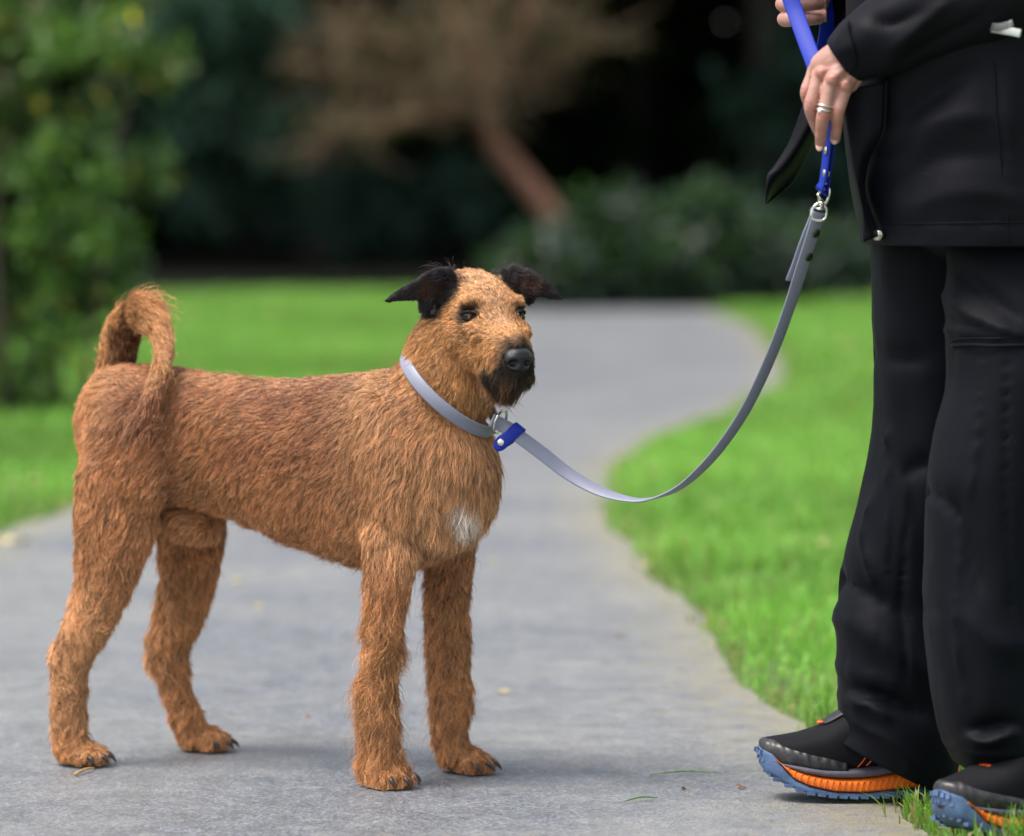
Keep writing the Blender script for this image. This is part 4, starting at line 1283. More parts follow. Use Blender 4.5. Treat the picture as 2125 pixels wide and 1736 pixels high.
# ================================================================== PERSON
person = empty('person', (.62, 5.2, 0), 'person in black jacket, black trousers and orange-soled trail shoes holding the leash', 'person')
def cloth_mat(name, c, rough, sc=900, spec=.085):
    t = NT(name)
    v = t.coord()
    wv = t.n('ShaderNodeTexWave', i_Scale=sc / 6, i_Distortion=1.2, i_Detail=1.0); t.l(v, wv.inputs['Vector'])
    f = t.noise(v, 5, 5); sp = t.noise(v, 160, 2)
    cc = t.ramp(f, [(.3, tuple(x * .8 for x in c)), (.7, tuple(x * 1.25 for x in c))])
    cc = t.mix(t.ramp(sp, [(.74, (0, 0, 0)), (.80, (.35, .35, .35))]), cc, (.10, .09, .08))
    t.set(Base_Color=cc, Roughness=rough, Specular_IOR_Level=spec, Sheen_Weight=.01, Sheen_Roughness=.5)
    t.bump(wv.outputs['Fac'], .10, .0008)
    return t.m
jacket_m = cloth_mat('black shell fabric', (.0050, .0052, .0080), .55)
trouser_m = cloth_mat('black soft trousers', (.0034, .0040, .0066), .56)

def cloth(C, A, Bv, k, n, folds=(), noise=(), cap=True, flat=None):
    """lofted garment with folds pressed into it: fold = (image polyline, Y, width px, amplitude m)"""
    S = catmull(np.hstack([np.asarray(C, float), np.asarray(A, float), np.asarray(Bv, float)]), k)
    th = np.linspace(0, 2 * math.pi, n, endpoint=False)
    ct, st = np.cos(th), np.sin(th)
    V = (S[:, None, 0:3] + S[:, None, 3:6] * ct[None, :, None] + S[:, None, 6:9] * st[None, :, None])
    Nn = nrm(V - S[:, None, 0:3])
    V = V.reshape(-1, 3); Nn = Nn.reshape(-1, 3)
    off = np.zeros(len(V))
    for poly, Y, wpx, amp in folds:
        Q = catmull(np.array([at(a, b, Y) for a, b in poly]), 8)
        d = np.sqrt(((V[:, None, [0, 2]] - Q[None][:, :, [0, 2]]) ** 2).sum(2))
        j = d.argmin(1); dm = d.min(1)
        w = wpx * Y / FPX
        endf = np.sin(np.pi * np.clip((j + .5) / len(Q), 0, 1)) ** .5
        near = Nn[:, 1] < .25
        off += 1.35 * amp * np.exp(-(dm / w) ** 1.15) * near * (.35 + .65 * endf)
    for fr, amp, sd in noise:
        off += amp * vnoise(V * np.asarray(fr), 1.0, sd)
    V = V + Nn * off[:, None]
    m = len(S)
    F = [(i * n + j, i * n + (j + 1) % n, (i + 1) * n + (j + 1) % n, (i + 1) * n + j) for i in range(m - 1) for j in range(n)]
    if cap:
        V = np.vstack([V, S[0, :3], S[-1, :3]])
        F += [(m * n, (j + 1) % n, j) for j in range(n)] + [(m * n + 1, (m - 1) * n + j, (m - 1) * n + (j + 1) % n) for j in range(n)]
    return V, F

# ---- trousers: (py, front px, back px, Y, half depth in Y)
def leg(st, folds, noise, tilt):
    C, A, Bv = [], [], []
    for i, (py, f, b, Y, hd) in enumerate(st):
        c = at((f + b) / 2, py, Y)
        a = at(f, py, Y) - c
        a = a + np.array((0, 0, tilt[i]))
        C.append(c); A.append(a); Bv.append(np.array((0, hd, 0)))
    return cloth(C, A, Bv, 9, 110, folds, noise)
mb = MB()
far_st = [(380, 1815, 2150, 5.30, .10), (510, 1808, 2120, 5.31, .10), (700, 1812, 2085, 5.315, .093), (860, 1816, 2065, 5.32, .088), (1000, 1792, 2030, 5.32, .086), (1150, 1757, 1995, 5.32, .088), (1220, 1745, 1985, 5.32, .09), (1380, 1742, 1985, 5.32, .092), (1480, 1746, 1990, 5.32, .09), (1540, 1748, 1992, 5.32, .085), (1592, 1722, 1985, 5.32, .078)]
far_folds = [([(1850, 900), (1840, 1050), (1838, 1180)], 5.24, 5, .006), ([(1880, 1100), (1870, 1250), (1880, 1400)], 5.24, 7, -.006), ([(1772, 1458), (1807, 1465), (1840, 1486)], 5.24, 12, .014), ([(1775, 1434), (1839, 1452), (1915, 1478)], 5.24, 15, -.016), ([(1745, 1212), (1807, 1238), (1880, 1275)], 5.24, 22, -.013), ([(1744, 1290), (1807, 1318), (1905, 1385)], 5.24, 24, .011),
             ([(1819, 1030), (1799, 1118), (1811, 1205)], 5.24, 6, .008), ([(1815, 720), (1830, 860), (1870, 1010), (1895, 1130)], 5.24, 4.5, .006), ([(1835, 740), (1880, 745), (1930, 735)], 5.24, 16, -.010), ([(1880, 975), (1930, 960)], 5.24, 18, -.012), ([(1760, 1400), (1790, 1405), (1850, 1420)], 5.24, 14, .008), ([(1790, 1510), (1850, 1540), (1900, 1600)], 5.24, 22, .008)]
tl = [0, 0, 0, 0, 0, 0, 0, 0, .008, .025, .045]
V, F = leg(far_st, far_folds, [((11, 11, 3), .005, 51), ((28, 28, 6), .0025, 52), ((60, 60, 30), .0008, 60)], tl); mb.add(V, F)
near_st = [(380, 1985, 2200, 5.13, .075), (510, 1968, 2270, 5.115, .085), (640, 1969, 2270, 5.09, .090), (720, 1968, 2262, 5.08, .092), (800, 1966, 2250, 5.07, .090), (900, 1938, 2225, 5.065, .088), (1010, 1919, 2195, 5.06, .088), (1150, 1915, 2180, 5.06, .090), (1280, 1913, 2175, 5.06, .093), (1420, 1930, 2185, 5.06, .093), (1510, 1946, 2190, 5.06, .090), (1570, 1962, 2196, 5.065, .084), (1622, 1975, 2200, 5.07, .078)]
near_folds = [([(2040, 760), (2032, 900), (2012, 1020)], 4.98, 5, .006), ([(1992, 1100), (1985, 1300), (2002, 1450)], 4.98, 6, .006), ([(2090, 760), (2085, 1000), (2096, 1250)], 4.98, 6, -.006), ([(2016, 1534), (2050, 1538), (2088, 1522), (2120, 1512)], 4.98, 11, .014), ([(2022, 1513), (2068, 1505), (2125, 1512)], 4.98, 13, -.015), ([(1976, 1046), (2005, 1130), (2034, 1215)], 4.98, 20, -.010), ([(1992, 620), (2022, 654), (2078, 680), (2130, 697)], 4.98, 13, .009), ([(2005, 560), (2050, 612), (2110, 657)], 4.98, 14, -.009),
              ([(1920, 1030), (1950, 1035), (1985, 1065)], 4.98, 12, -.008), ([(1915, 1275), (1945, 1276)], 4.98, 10, -.006), ([(1975, 690), (2020, 694), (2080, 700)], 4.98, 8, .004), ([(2000, 1280), (2060, 1330), (2120, 1340)], 4.98, 30, .008), ([(1980, 1560), (2030, 1570), (2100, 1565)], 4.98, 16, .006)]
tl2 = [0, 0, 0, 0, 0, 0, 0, 0, 0, 0, .006, .018, .030]
V, F = leg(near_st, near_folds, [((11, 11, 3), .005, 53), ((28, 28, 6), .0025, 54), ((60, 60, 30), .0008, 62)], tl2); mb.add(V, F)
# seat
seat = [((.66, 5.20, .95), .150, .190), ((.665, 5.20, .86), .150, .190), ((.672, 5.20, .79), .142, .180), ((.678, 5.20, .755), .10, .12)]
mb.loft([c for c, a, b in seat], [(a, 0, 0) for c, a, b in seat], [(0, b, 0) for c, a, b in seat], 4, 40)
trousers = mb.build('trousers', trouser_m, person)
# knee patch seam and outseam
def on_leg(pts, Yc, st, hd):
    out = []
    for px, py in pts:
        pys = [s[0] for s in st]
        f = np.interp(py, pys, [s[1] for s in st]); b = np.interp(py, pys, [s[2] for s in st]); d = np.interp(py, pys, [s[4] for s in st]); Y = np.interp(py, pys, [s[3] for s in st])
        q = ((f + b) / 2 - px) / ((b - f) / 2)
        out.append(at(px, py, Y - d * math.sqrt(max(1 - q * q, 0.02)) - .001))
    return out
for pts, r in (([(1974, 718), (2010, 716), (2060, 718), (2120, 717), (2180, 716)], .0022), ([(1974, 706), (2010, 703), (2060, 703), (2120, 702)], .0012)):
    MB().tube(on_leg(pts, 5.07, near_st, 0), r, 6, 8).build('knee_seam', trouser_m, trousers)

# ---- jacket
JZ = [(.772, .640, .168, .205), (.80, .640, .170, .206), (.86, .634, .174, .205), (.94, .625, .177, .203), (1.02, .620, .176, .200), (1.10, .622, .172, .198), (1.20, .63, .165, .20), (1.30, .645, .150, .205), (1.37, .655, .125, .185), (1.42, .66, .09, .11), (1.46, .66, .07, .075)]
jf = [([(1880, 300), (1960, 250), (2060, 240)], 5.0, 40, .012), ([(1860, 255), (1930, 200), (2000, 150)], 5.0, 24, -.012), ([(1860, 390), (1950, 330), (2060, 320)], 5.0, 30, -.008), ([(1900, 430), (2000, 400), (2110, 410)], 5.0, 34, .008), ([(1840, 330), (1880, 300), (1900, 260)], 5.0, 16, -.008), ([(2100, 100), (2090, 300), (2110, 440)], 5.0, 20, .007), ([(1850, 470), (1990, 462), (2120, 464)], 5.0, 5, -.003)]
V, F = cloth([(c, 5.20, z) for z, c, a, b in JZ], [(-a, 0, 0) for z, c, a, b in JZ], [(0, b, 0) for z, c, a, b in JZ], 10, 130, jf, [((7, 7, 7), .007, 55), ((17, 17, 13), .0045, 56), ((45, 45, 38), .0012, 59)])
from mathutils.bvhtree import BVHTree
jbvh = BVHTree.FromPolygons(V.tolist(), F)
jacket = MB().add(V, F).build('jacket', jacket_m, person)
def jsurf(px, py, out=.004):
    d_ = Vector(at(px, py, 5.0)) - cam.location; d_.normalize()
    hit = jbvh.ray_cast(cam.location, d_)[0]
    if hit is not None:
        return np.array(hit - d_ * out)
    Y = 5.1
    for _ in range(6):
        p = at(px, py, Y)
        z = p[2]
        zs = [q[0] for q in JZ]
        c = np.interp(z, zs, [q[1] for q in JZ]); a = np.interp(z, zs, [q[2] for q in JZ]); b = np.interp(z, zs, [q[3] for q in JZ])
        q = np.clip((p[0] - c) / a, -.995, .995)
        Y = 5.20 - b * math.sqrt(1 - q * q)
    return at(px, py, Y - out)
# front placket hanging open along the zip, as a thick panel
fr = [(1745, 190), (1755, 250), (1763, 300), (1772, 353), (1783, 405), (1791, 450), (1791, 503)]
bk = [(1838, 168), (1836, 240), (1829, 284), (1802, 330), (1792, 390), (1806, 440), (1826, 488)]
Pf = catmull(np.array([at(a, b, 5.075) for a, b in fr]), 5); Pb = catmull(np.array([jsurf(a, b, .010) for a, b in bk]), 5)
nq = 10; V, F = [], []
for i in range(len(Pf)):
    for j in range(nq):
        q = j / (nq - 1)
        V.append(Pf[i] * (1 - q) + Pb[i] * q + np.array((0, -.010 * math.sin(q * math.pi) - .004, 0)))
Vb = [v_ + np.array((.001, .006, 0)) for v_ in V]
m = len(V); r_ = len(Pf)
for i in range(r_ - 1):
    for j in range(nq - 1):
        a_ = i * nq + j
        F.append((a_, a_ + 1, a_ + nq + 1, a_ + nq)); F.append((m + a_, m + a_ + nq, m + a_ + nq + 1, m + a_ + 1))
rim = [i * nq for i in range(r_)] + [(r_ - 1) * nq + j for j in range(1, nq)] + [i * nq + nq - 1 for i in range(r_ - 2, -1, -1)] + [j for j in range(nq - 2, 0, -1)]
for i in range(len(rim)):
    a_, b_ = rim[i], rim[(i + 1) % len(rim)]
    F.append((a_, m + a_, m + b_, b_))
placket = MB().add(np.array(V + Vb), F).build('placket', jacket_m, jacket)
MB().tube(Pb - np.array((0, .008, 0)), .0016, 1, 8).build('piping', jacket_m, placket)
MB().tube([jsurf(a, b, .0015) for a, b in ((2062, 130), (2068, 240), (2077, 340), (2090, 465), (2094, 505))], .0013, 5, 6).build('seam', jacket_m, jacket)
MB().tube([jsurf(a, b, .0012) for a, b in ((1832, 463), (1900, 464), (1990, 463), (2080, 462), (2140, 462))], .0010, 5, 6).build('hem_seam', jacket_m, jacket)
st = MB()
c0 = jsurf(1828, 488, .012)
st.tube([c0 - np.array((.006, .004, 0)), c0 + np.array((.002, .002, 0))], [.0072, .0072], 1, 20).ell(c0 - np.array((.006, .004, 0)), (.003, .0075, .0075), X=(.83, .55, 0))
st.build('press_stud', steel, jacket)
# far front panel of the open jacket swinging forward
lf = [(1752, -60), (1738, 0), (1704, 100), (1672, 200), (1640, 290), (1606, 345), (1590, 368), (1588, 424)]
rt_ = [(1850, -60), (1820, 0), (1778, 110), (1735, 210), (1692, 290), (1664, 350), (1640, 385), (1592, 424)]
Pl = catmull(np.array([at(a, b, 5.345) for a, b in lf]), 5); Pr = catmull(np.array([at(a, b, 5.37) for a, b in rt_]), 5)
V, F = [], []
for i in range(len(Pl)):
    for j in range(nq):
        q = j / (nq - 1)
        V.append(Pl[i] * (1 - q) + Pr[i] * q + np.array((0, .012 * math.sin(q * math.pi * 1.5 + i * .12), 0)))
Vb = [v_ + np.array((.001, .005, 0)) for v_ in V]
m = len(V); r_ = len(Pl)
for i in range(r_ - 1):
    for j in range(nq - 1):
        a_ = i * nq + j
        F.append((a_, a_ + 1, a_ + nq + 1, a_ + nq)); F.append((m + a_, m + a_ + nq, m + a_ + nq + 1, m + a_ + 1))
rim = [i * nq for i in range(r_)] + [(r_ - 1) * nq + j for j in range(1, nq)] + [i * nq + nq - 1 for i in range(r_ - 2, -1, -1)] + [j for j in range(nq - 2, 0, -1)]
for i in range(len(rim)):
    a_, b_ = rim[i], rim[(i + 1) % len(rim)]
    F.append((a_, m + a_, m + b_, b_))
MB().add(np.array(V + Vb), F).build('front_panel', jacket_m, jacket)
# sleeves
def sleeve(pts, folds):
    C = np.array([at(a, b, Y) for a, b, Y, w, d in pts])
    T = nrm(np.gradient(C, axis=0))
    A = nrm(np.cross(T, YAX)); Bv = np.cross(A, T)
    w = np.array([q[3] * q[2] / FPX for q in pts]); d = np.array([q[4] for q in pts])
    return cloth(C, A * w[:, None], Bv * d[:, None], 8, 90, folds, [((8, 8, 8), .006, 57), ((20, 20, 20), .004, 58), ((50, 50, 50), .001, 63)])
V, F = sleeve([(1753, 131, 5.06, 55, .036), (1763, 123, 5.058, 60, .042), (1790, 100, 5.055, 72, .048), (1850, 62, 5.045, 88, .054), (1930, 22, 5.035, 100, .058), (2030, -12, 5.03, 108, .062), (2130, -60, 5.03, 112, .066), (2165, -170, 5.03, 105, .068), (2160, -330, 5.04, 110, .072), (2150, -440, 5.06, 100, .07)],
              [([(1850, 100), (1900, 60), (1960, 10)], 4.99, 16, .008), ([(1810, 40), (1850, 50), (1900, 30)], 4.99, 14, -.007), ([(1880, 120), (1960, 80), (2040, 30)], 4.99, 14, -.006)])
sl = MB().add(V, F).build('sleeve', jacket_m, jacket)
V, F = sleeve([(1735, -45, 5.345, 46, .036), (1760, -60, 5.35, 52, .042), (1830, -120, 5.36, 62, .05), (1950, -200, 5.37, 70, .055), (2040, -260, 5.37, 76, .06), (2060, -380, 5.36, 80, .062), (2060, -440, 5.34, 80, .065)], [])
MB().add(V, F).build('sleeve', jacket_m, jacket)
# cuff tab folded round the near cuff
tabs = [(1731, 79), (1728, 92), (1733, 112), (1744, 134), (1757, 151)]; tabe = [(1762, 40), (1764, 66), (1772, 95), (1779, 122), (1777, 141)]
Pl = catmull(np.array([at(a, b, 5.018 + .004 * abs(k - 2)) for k, (a, b) in enumerate(tabs)]), 5); Pr = catmull(np.array([at(a, b, 5.006 + .005 * abs(k - 2)) for k, (a, b) in enumerate(tabe)]), 5)
V, F = [], []
for i in range(len(Pl)):
    for j in range(nq):
        q = j / (nq - 1)
        V.append(Pl[i] * (1 - q) + Pr[i] * q + np.array((0, -.004 * math.sin(q * math.pi), 0)))
Vb = [v_ + np.array((.001, .004, 0)) for v_ in V]
m = len(V); r_ = len(Pl)
for i in range(r_ - 1):
    for j in range(nq - 1):
        a_ = i * nq + j
        F.append((a_, a_ + 1, a_ + nq + 1, a_ + nq)); F.append((m + a_, m + a_ + nq, m + a_ + nq + 1, m + a_ + 1))
rim = [i * nq for i in range(r_)] + [(r_ - 1) * nq + j for j in range(1, nq)] + [i * nq + nq - 1 for i in range(r_ - 2, -1, -1)] + [j for j in range(nq - 2, 0, -1)]
for i in range(len(rim)):
    a_, b_ = rim[i], rim[(i + 1) % len(rim)]
    F.append((a_, m + a_, m + b_, b_))
MB().add(np.array(V + Vb), F).build('cuff_tab', jacket_m, sl)
# reflective pulls at the side pocket
refl = plain('pale reflective tape', (.55, .58, .56), .35, var=.06, scale=90)
tape = plain('grey woven label', (.085, .09, .095), .6, var=.1, scale=300)
p = [jsurf(2052, 58, .012), jsurf(2075, 62, .030), jsurf(2098, 66, .040), jsurf(2118, 70, .044)]
MB().ribbon(p, [(0, .15, 1)] * 4, .0105, .0012, 5).build('zip_pull', refl, jacket)
p = [jsurf(2051, 54, .014), jsurf(2070, 57, .036), jsurf(2090, 53, .050), jsurf(2102, 48, .055)]
lab = MB().ribbon(p, [(0, .2, 1)] * 4, .0100, .0012, 5).build('label', tape, jacket)
sc_ = (p[2] + p[3]) / 2 + np.array((0, -.0016, 0))
sq = [sc_ + np.array((a * .0016, 0, b * .0030)) for a, b in ((1, .8), (0, 1), (-1, .55), (0, .05), (1, -.45), (0, -1), (-1, -.8))]
MB().tube(sq, .0004, 4, 6).build('label_mark', refl, lab)
p = [jsurf(2072, -10, .016), jsurf(2066, 8, .022), jsurf(2056, 22, .020), jsurf(2049, 32, .012)]
MB().ribbon(p, [(1, .3, .35)] * 4, .013, .0012, 5).build('zip_pull', refl, jacket)

# ---- body: arms and hands (one surface), torso, neck, head
t_ = NT('skin')
v_ = t_.coord()
sk = t_.ramp(t_.noise(v_, 38, 4), [(.32, (.37, .185, .145)), (.68, (.48, .275, .225))])
jt_ = t_.n('ShaderNodeAttribute', attribute_name='col')
sk = t_.mix(jt_.outputs['Fac'], sk, (.46, .16, .12))
sk = t_.mix(t_.ramp(t_.noise(v_, 160, 3), [(.5, (0, 0, 0)), (.7, (.35, .35, .35))]), sk, (.44, .155, .12))
t_.set(Base_Color=sk, Roughness=.46, Subsurface_Weight=.08, Subsurface_Radius=(.006, .002, .001), Specular_IOR_Level=.4)
t_.bump(t_.noise(v_, 420, 4), .35, .0012)
skin_m = t_.m
hb = MB()
def digit(pts, r, n=14):
    hb.tube(np.array([at(*p) for p in pts]), r, 5, n)
    e = at(*pts[-1]); hb.ell(e, (r[-1],) * 3, n=12, m=8)
# left hand, fingers hanging over the strap
digit([(1757, 128, 5.052), (1696, 139, 5.078), (1682, 168, 5.076), (1674, 193, 5.074), (1680, 217, 5.086), (1694, 240, 5.096)], [.012, .0100, .0088, .0090, .0078, .0066])          # index
digit([(1760, 132, 5.048), (1704, 152, 5.056), (1691, 188, 5.052), (1682, 222, 5.050), (1690, 252, 5.062), (1702, 282, 5.078)], [.012, .0106, .0090, .0092, .0080, .0068])          # middle
digit([(1764, 138, 5.046), (1727, 166, 5.043), (1716, 205, 5.040), (1708, 241, 5.038), (1704, 275, 5.047), (1702, 303, 5.060)], [.012, .0105, .0090, .0092, .0080, .0068])          # ring finger
digit([(1772, 142, 5.048), (1755, 178, 5.045), (1746, 208, 5.043), (1738, 236, 5.042), (1736, 264, 5.052), (1733, 290, 5.066)], [.012, .0108, .0094, .0090, .0080, .0068])          # little finger
digit([(1765, 130, 5.075), (1722, 150, 5.098), (1705, 195, 5.112), (1708, 235, 5.112), (1714, 262, 5.108)], [.013, .0125, .0100, .0088, .0070])                                       # thumb
pal = [((1815, 88, 5.055), .027, .022), ((1778, 112, 5.055), .029, .020), ((1752, 133, 5.056), .034, .018), ((1730, 156, 5.058), .036, .016), ((1722, 176, 5.062), .030, .012)]
C = np.array([at(*q) for q, a, b in pal]); T = nrm(np.gradient(C, axis=0)); A = nrm(np.cross(T, YAX + np.array((.25, 0, .1)))); Bv = np.cross(A, T)
hb.loft(C, A * np.array([a for q, a, b in pal])[:, None], Bv * np.array([b for q, a, b in pal])[:, None], 5, 22)
for q, r in (((1704, 152, 5.050), .0092), ((1727, 166, 5.0365), .0092), ((1755, 178, 5.038), .0092), ((1696, 139, 5.070), .009)):
    hb.ell(at(*q), (r,) * 3, n=12, m=8)
hb.tube([at(1815, 88, 5.055), at(1900, 45, 5.04), at(2000, 10, 5.03), at(2140, -15, 5.03)], [.026, .030, .035, .038], 4, 16)
# right hand, closed round the handle
for k, (py, x0) in enumerate([(40, 1626), (9, 1622), (-23, 1622), (-55, 1626)]):
    Y = 5.265
    digit([(1716, py - 8, Y + .045), (1668, py - 6, Y + .048), (1632, py - 2, Y + .030), (x0, py, Y + .004), (1650, py + 2, Y - .010), (1680, py + 1, Y - .006), (1700, py, Y + .008)], [.0098, .0098, .0096, .0098, .0092, .0086, .0076])
digit([(1725, -40, 5.30), (1690, -75, 5.26), (1660, -80, 5.245), (1640, -76, 5.245)], [.013, .0115, .0098, .0078])
hb.loft([at(1690, -10, 5.322), at(1715, -22, 5.33), at(1738, -40, 5.34), at(1765, -62, 5.35), at(1830, -115, 5.36), at(2000, -230, 5.37)], [(0, 0, .038), (.004, 0, .038), (.010, 0, .032), (.012, 0, .026), (.015, 0, .028), (.02, 0, .032)], [(0, .014, 0), (0, .015, 0), (0, .018, 0), (0, .022, 0), (0, .028, 0), (0, .035, 0)], 4, 20)
hand_me = fuse(hb, .0015, 4, .45, 'body')
hv_, ht_, hn_, _a = mesh_arrays(hand_me)
for q, ax in (((1682, 222, 5.050), (-.25, 0, -1)), ((1708, 241, 5.038), (-.2, 0, -1)), ((1738, 236, 5.042), (-.2, 0, -1)), ((1674, 193, 5.074), (-.2, 0, -1)), ((1736, 264, 5.052), (0, 0, -1)), ((1704, 276, 5.047), (0, 0, -1))):
    c_ = at(*q); ax = nrm(ax); dd_ = hv_ - c_
    al = dd_ @ ax; rr_ = np.linalg.norm(dd_ - al[:, None] * ax, axis=1)
    m_ = (rr_ < .0125) & (hn_[:, 1] < .1)
    for o_ in (-.0028, 0, .0028):
        hv_[m_] -= hn_[m_] * (.0007 * np.exp(-((al[m_] - o_) / .0008) ** 2))[:, None]
# tendons across the back of the hand
for a_, b_ in (((1765, 128, 5.035), (1706, 150, 5.046)), ((1768, 133, 5.033), (1728, 163, 5.033)), ((1776, 140, 5.036), (1756, 175, 5.035))):
    A_, B_ = at(*a_), at(*b_); u_ = B_ - A_; L_ = np.linalg.norm(u_); u_ /= L_
    dd_ = hv_ - A_; al = dd_ @ u_; rr_ = np.linalg.norm((dd_ - al[:, None] * u_) * np.array((1, .4, 1)), axis=1)
    hv_ += hn_ * (.0016 * np.exp(-(rr_ / .0035) ** 2) * ((al > 0) & (al < L_)) * (hn_[:, 1] < -.2))[:, None]
hand_me.vertices.foreach_set('co', hv_.astype(np.float32).ravel()); hand_me.update()
bb = MB()
bb.loft([(.66, 5.20, z) for z in (.80, .95, 1.10, 1.25, 1.35, 1.40, 1.44, 1.50)], [(a, 0, 0) for a in (.13, .125, .12, .12, .10, .07, .055, .055)], [(0, b, 0) for b in (.165, .15, .14, .165, .165, .10, .058, .055)], 4, 28)
hd_ = [(1.47, .640, .055, .050), (1.50, .628, .080, .062), (1.54, .622, .094, .070), (1.59, .625, .099, .074), (1.635, .635, .095, .072), (1.665, .64, .075, .058), (1.685, .64, .035, .03)]
bb.loft([(c, 5.20, z) for z, c, a, b in hd_], [(a, 0, 0) for z, c, a, b in hd_], [(0, b, 0) for z, c, a, b in hd_], 5, 28)
bb.ell((.522, 5.2, 1.555), (.018, .013, .022)); bb.ell((.532, 5.2, 1.515), (.012, .024, .008)); bb.ell((.54, 5.2, 1.478), (.018, .022, .016))
for sg in (-1, 1):
    bb.ell((.64, 5.2 + sg * .075, 1.56), (.016, .007, .03)); bb.ell((.538, 5.2 + sg * .032, 1.595), (.010, .026, .007)); bb.ell((.534, 5.2 + sg * .032, 1.578), (.010, .012, .009))
    bb.tube([(.70, 5.2 + sg * .17, 1.36), (.70, 5.2 + sg * .175, 1.22), (.695, 5.2 + sg * .17, 1.10)], [.05, .042, .038], 4, 16)
bb.tube([(.61, 5.30, .83), (.57, 5.32, .48), (.54, 5.32, .16)], [.055, .045, .03], 5, 18); bb.tube([(.672, 5.125, .83), (.635, 5.066, .48), (.635, 5.06, .16)], [.05, .045, .03], 5, 18)
body_me = fuse(bb, .006, 4, .5, 'rest')
bm = bmesh.new(); bm.from_mesh(hand_me); bm.from_mesh(body_me)
full = bpy.data.meshes.new('body'); bm.to_mesh(full); bm.free()
full.materials.append(skin_m)
pv = np.array([vv.co[:] for vv in full.vertices])
JT = np.array([at(*q) for q in ((1704, 152, 5.045), (1727, 166, 5.032), (1755, 178, 5.034), (1682, 222, 5.042), (1708, 241, 5.030), (1738, 236, 5.034), (1674, 193, 5.066), (1702, 305, 5.055), (1733, 292, 5.06), (1736, 264, 5.045), (1704, 275, 5.04))])
rd = np.exp(-(np.linalg.norm(pv[:, None] - JT[None], axis=2) / .0085) ** 2).max(1) * .62
fa_ = full.attributes.new('col', 'FLOAT_COLOR', 'POINT')
fa_.data.foreach_set('color', np.stack([rd, rd, rd, np.ones_like(rd)], 1).astype(np.float32).ravel())
pbody = link('body', full, person)
# hair out to the collar
hm = MB(); hm.ell((.665, 5.2, 1.60), (.098, .085, .105)); hm.ell((.72, 5.2, 1.50), (.045, .06, .10))
hv = fuse(hm, .008, 3, .5, 'hair'); hv.materials.append(plain('brown hair', (.05, .028, .015), .5, var=.5, scale=80, bump=.6))
link('hair', hv, person)
# finger nails
nail_m = plain('finger nail', (.62, .38, .31), .28, var=.06, scale=90)
for q, tw in (((1700.5, 305, 5.0535), (-.15, -1, .25)), ((1731.5, 291, 5.060), (-.15, -1, .25))):
    MB().ell(at(*q), (.0046, .0062, .0012), X=nrm(np.cross((0, 0, 1), tw)), Z=nrm(tw), n=16, m=8).build('finger_nail', nail_m, pbody)
# wedding and engagement rings
silver = plain('white gold', (.78, .76, .72), .12, 1.0, var=.04, scale=200)
fx = nrm(at(1708, 241, 5.038) - at(1718, 200, 5.040))
for py, px, r in ((222, 1712.0, .0108), (231, 1710.2, .0108)):
    torus(at(px, py, 5.0395), fx, r, .0013, 36).build('finger_ring', silver, pbody)
MB().ell(at(1701, 231, 5.031), (.0028, .0028, .0020), X=(1, 0, 0), Z=(-.6, -.8, 0), n=8, m=6).box(at(1701, 231, 5.0318), (.0044, .0022, .0044)).build('ring_stone', plain('cut stone', (.85, .85, .86), .03, .3, var=.02), pbody, smooth=False)

# ---- shoes
blue_rub = plain('blue rubber outsole', (.075, .130, .245), .6, var=.35, scale=45, bump=.2)
orange_foam = plain('orange midsole foam', (.85, .175, .012), .55, var=.08, scale=60, bump=.15)
grey_foam = plain('grey midsole band', (.085, .080, .105), .6, var=.25, scale=50)
mesh_m = cloth_mat('black knit upper', (.010, .010, .012), .7, 1800)
t_ = NT('scuffed toe rubber')
v_ = t_.coord()
t_.set(Base_Color=t_.mix(t_.ramp(t_.noise(v_, 45, 6, .7), [(.45, (0, 0, 0)), (.75, (.6, .6, .6))]), (.018, .018, .022), (.11, .095, .075)), Roughness=.38)
wv = t_.n('ShaderNodeTexWave', i_Scale=24.0, i_Distortion=5.0); t_.l(v_, wv.inputs['Vector']); t_.bump(wv.outputs['Fac'], .35, .002)
toe_rub = t_.m
orange_cord = plain('bright orange cord', (.95, .13, .008), .5, var=.05, scale=200)
lace_m = plain('dark lace cover', (.018, .018, .022), .45, var=.3, scale=300, bump=.3)
tW = ([0, .004, .012, .03, .06, .10, .15, .20, .25, .272, .284], [.006, .018, .027, .038, .047, .050, .045, .039, .036, .028, .010])
hw = lambda t: np.interp(t, *tW)
zb = lambda t: np.interp(t, [0, .002, .009, .026, .046, .065, .10, .13, .25, .285], [.052, .044, .032, .021, .012, .0065, .002, 0, 0, .010])
zblue = lambda t: np.interp(t, [0, .014, .020, .024, .033, .045, .065, .10, .14, .285], [.069, .067, .061, .053, .042, .028, .0185, .0100, .0075, .016])
zor = lambda t: np.interp(t, [.024, .031, .056, .083, .12, .158, .185, .22, .285], [.050, .046, .037, .031, .028, .029, .034, .036, .040])
zgr = lambda t: np.interp(t, [.018, .028, .056, .083, .13, .158, .176, .285], [.054, .049, .046, .042, .041, .044, .046, .060])
ztop = lambda t: np.interp(t, [0, .004, .011, .033, .056, .083, .10, .115, .14, .20, .26, .285], [.070, .077, .080, .0825, .086, .094, .103, .113, .120, .116, .118, .10])
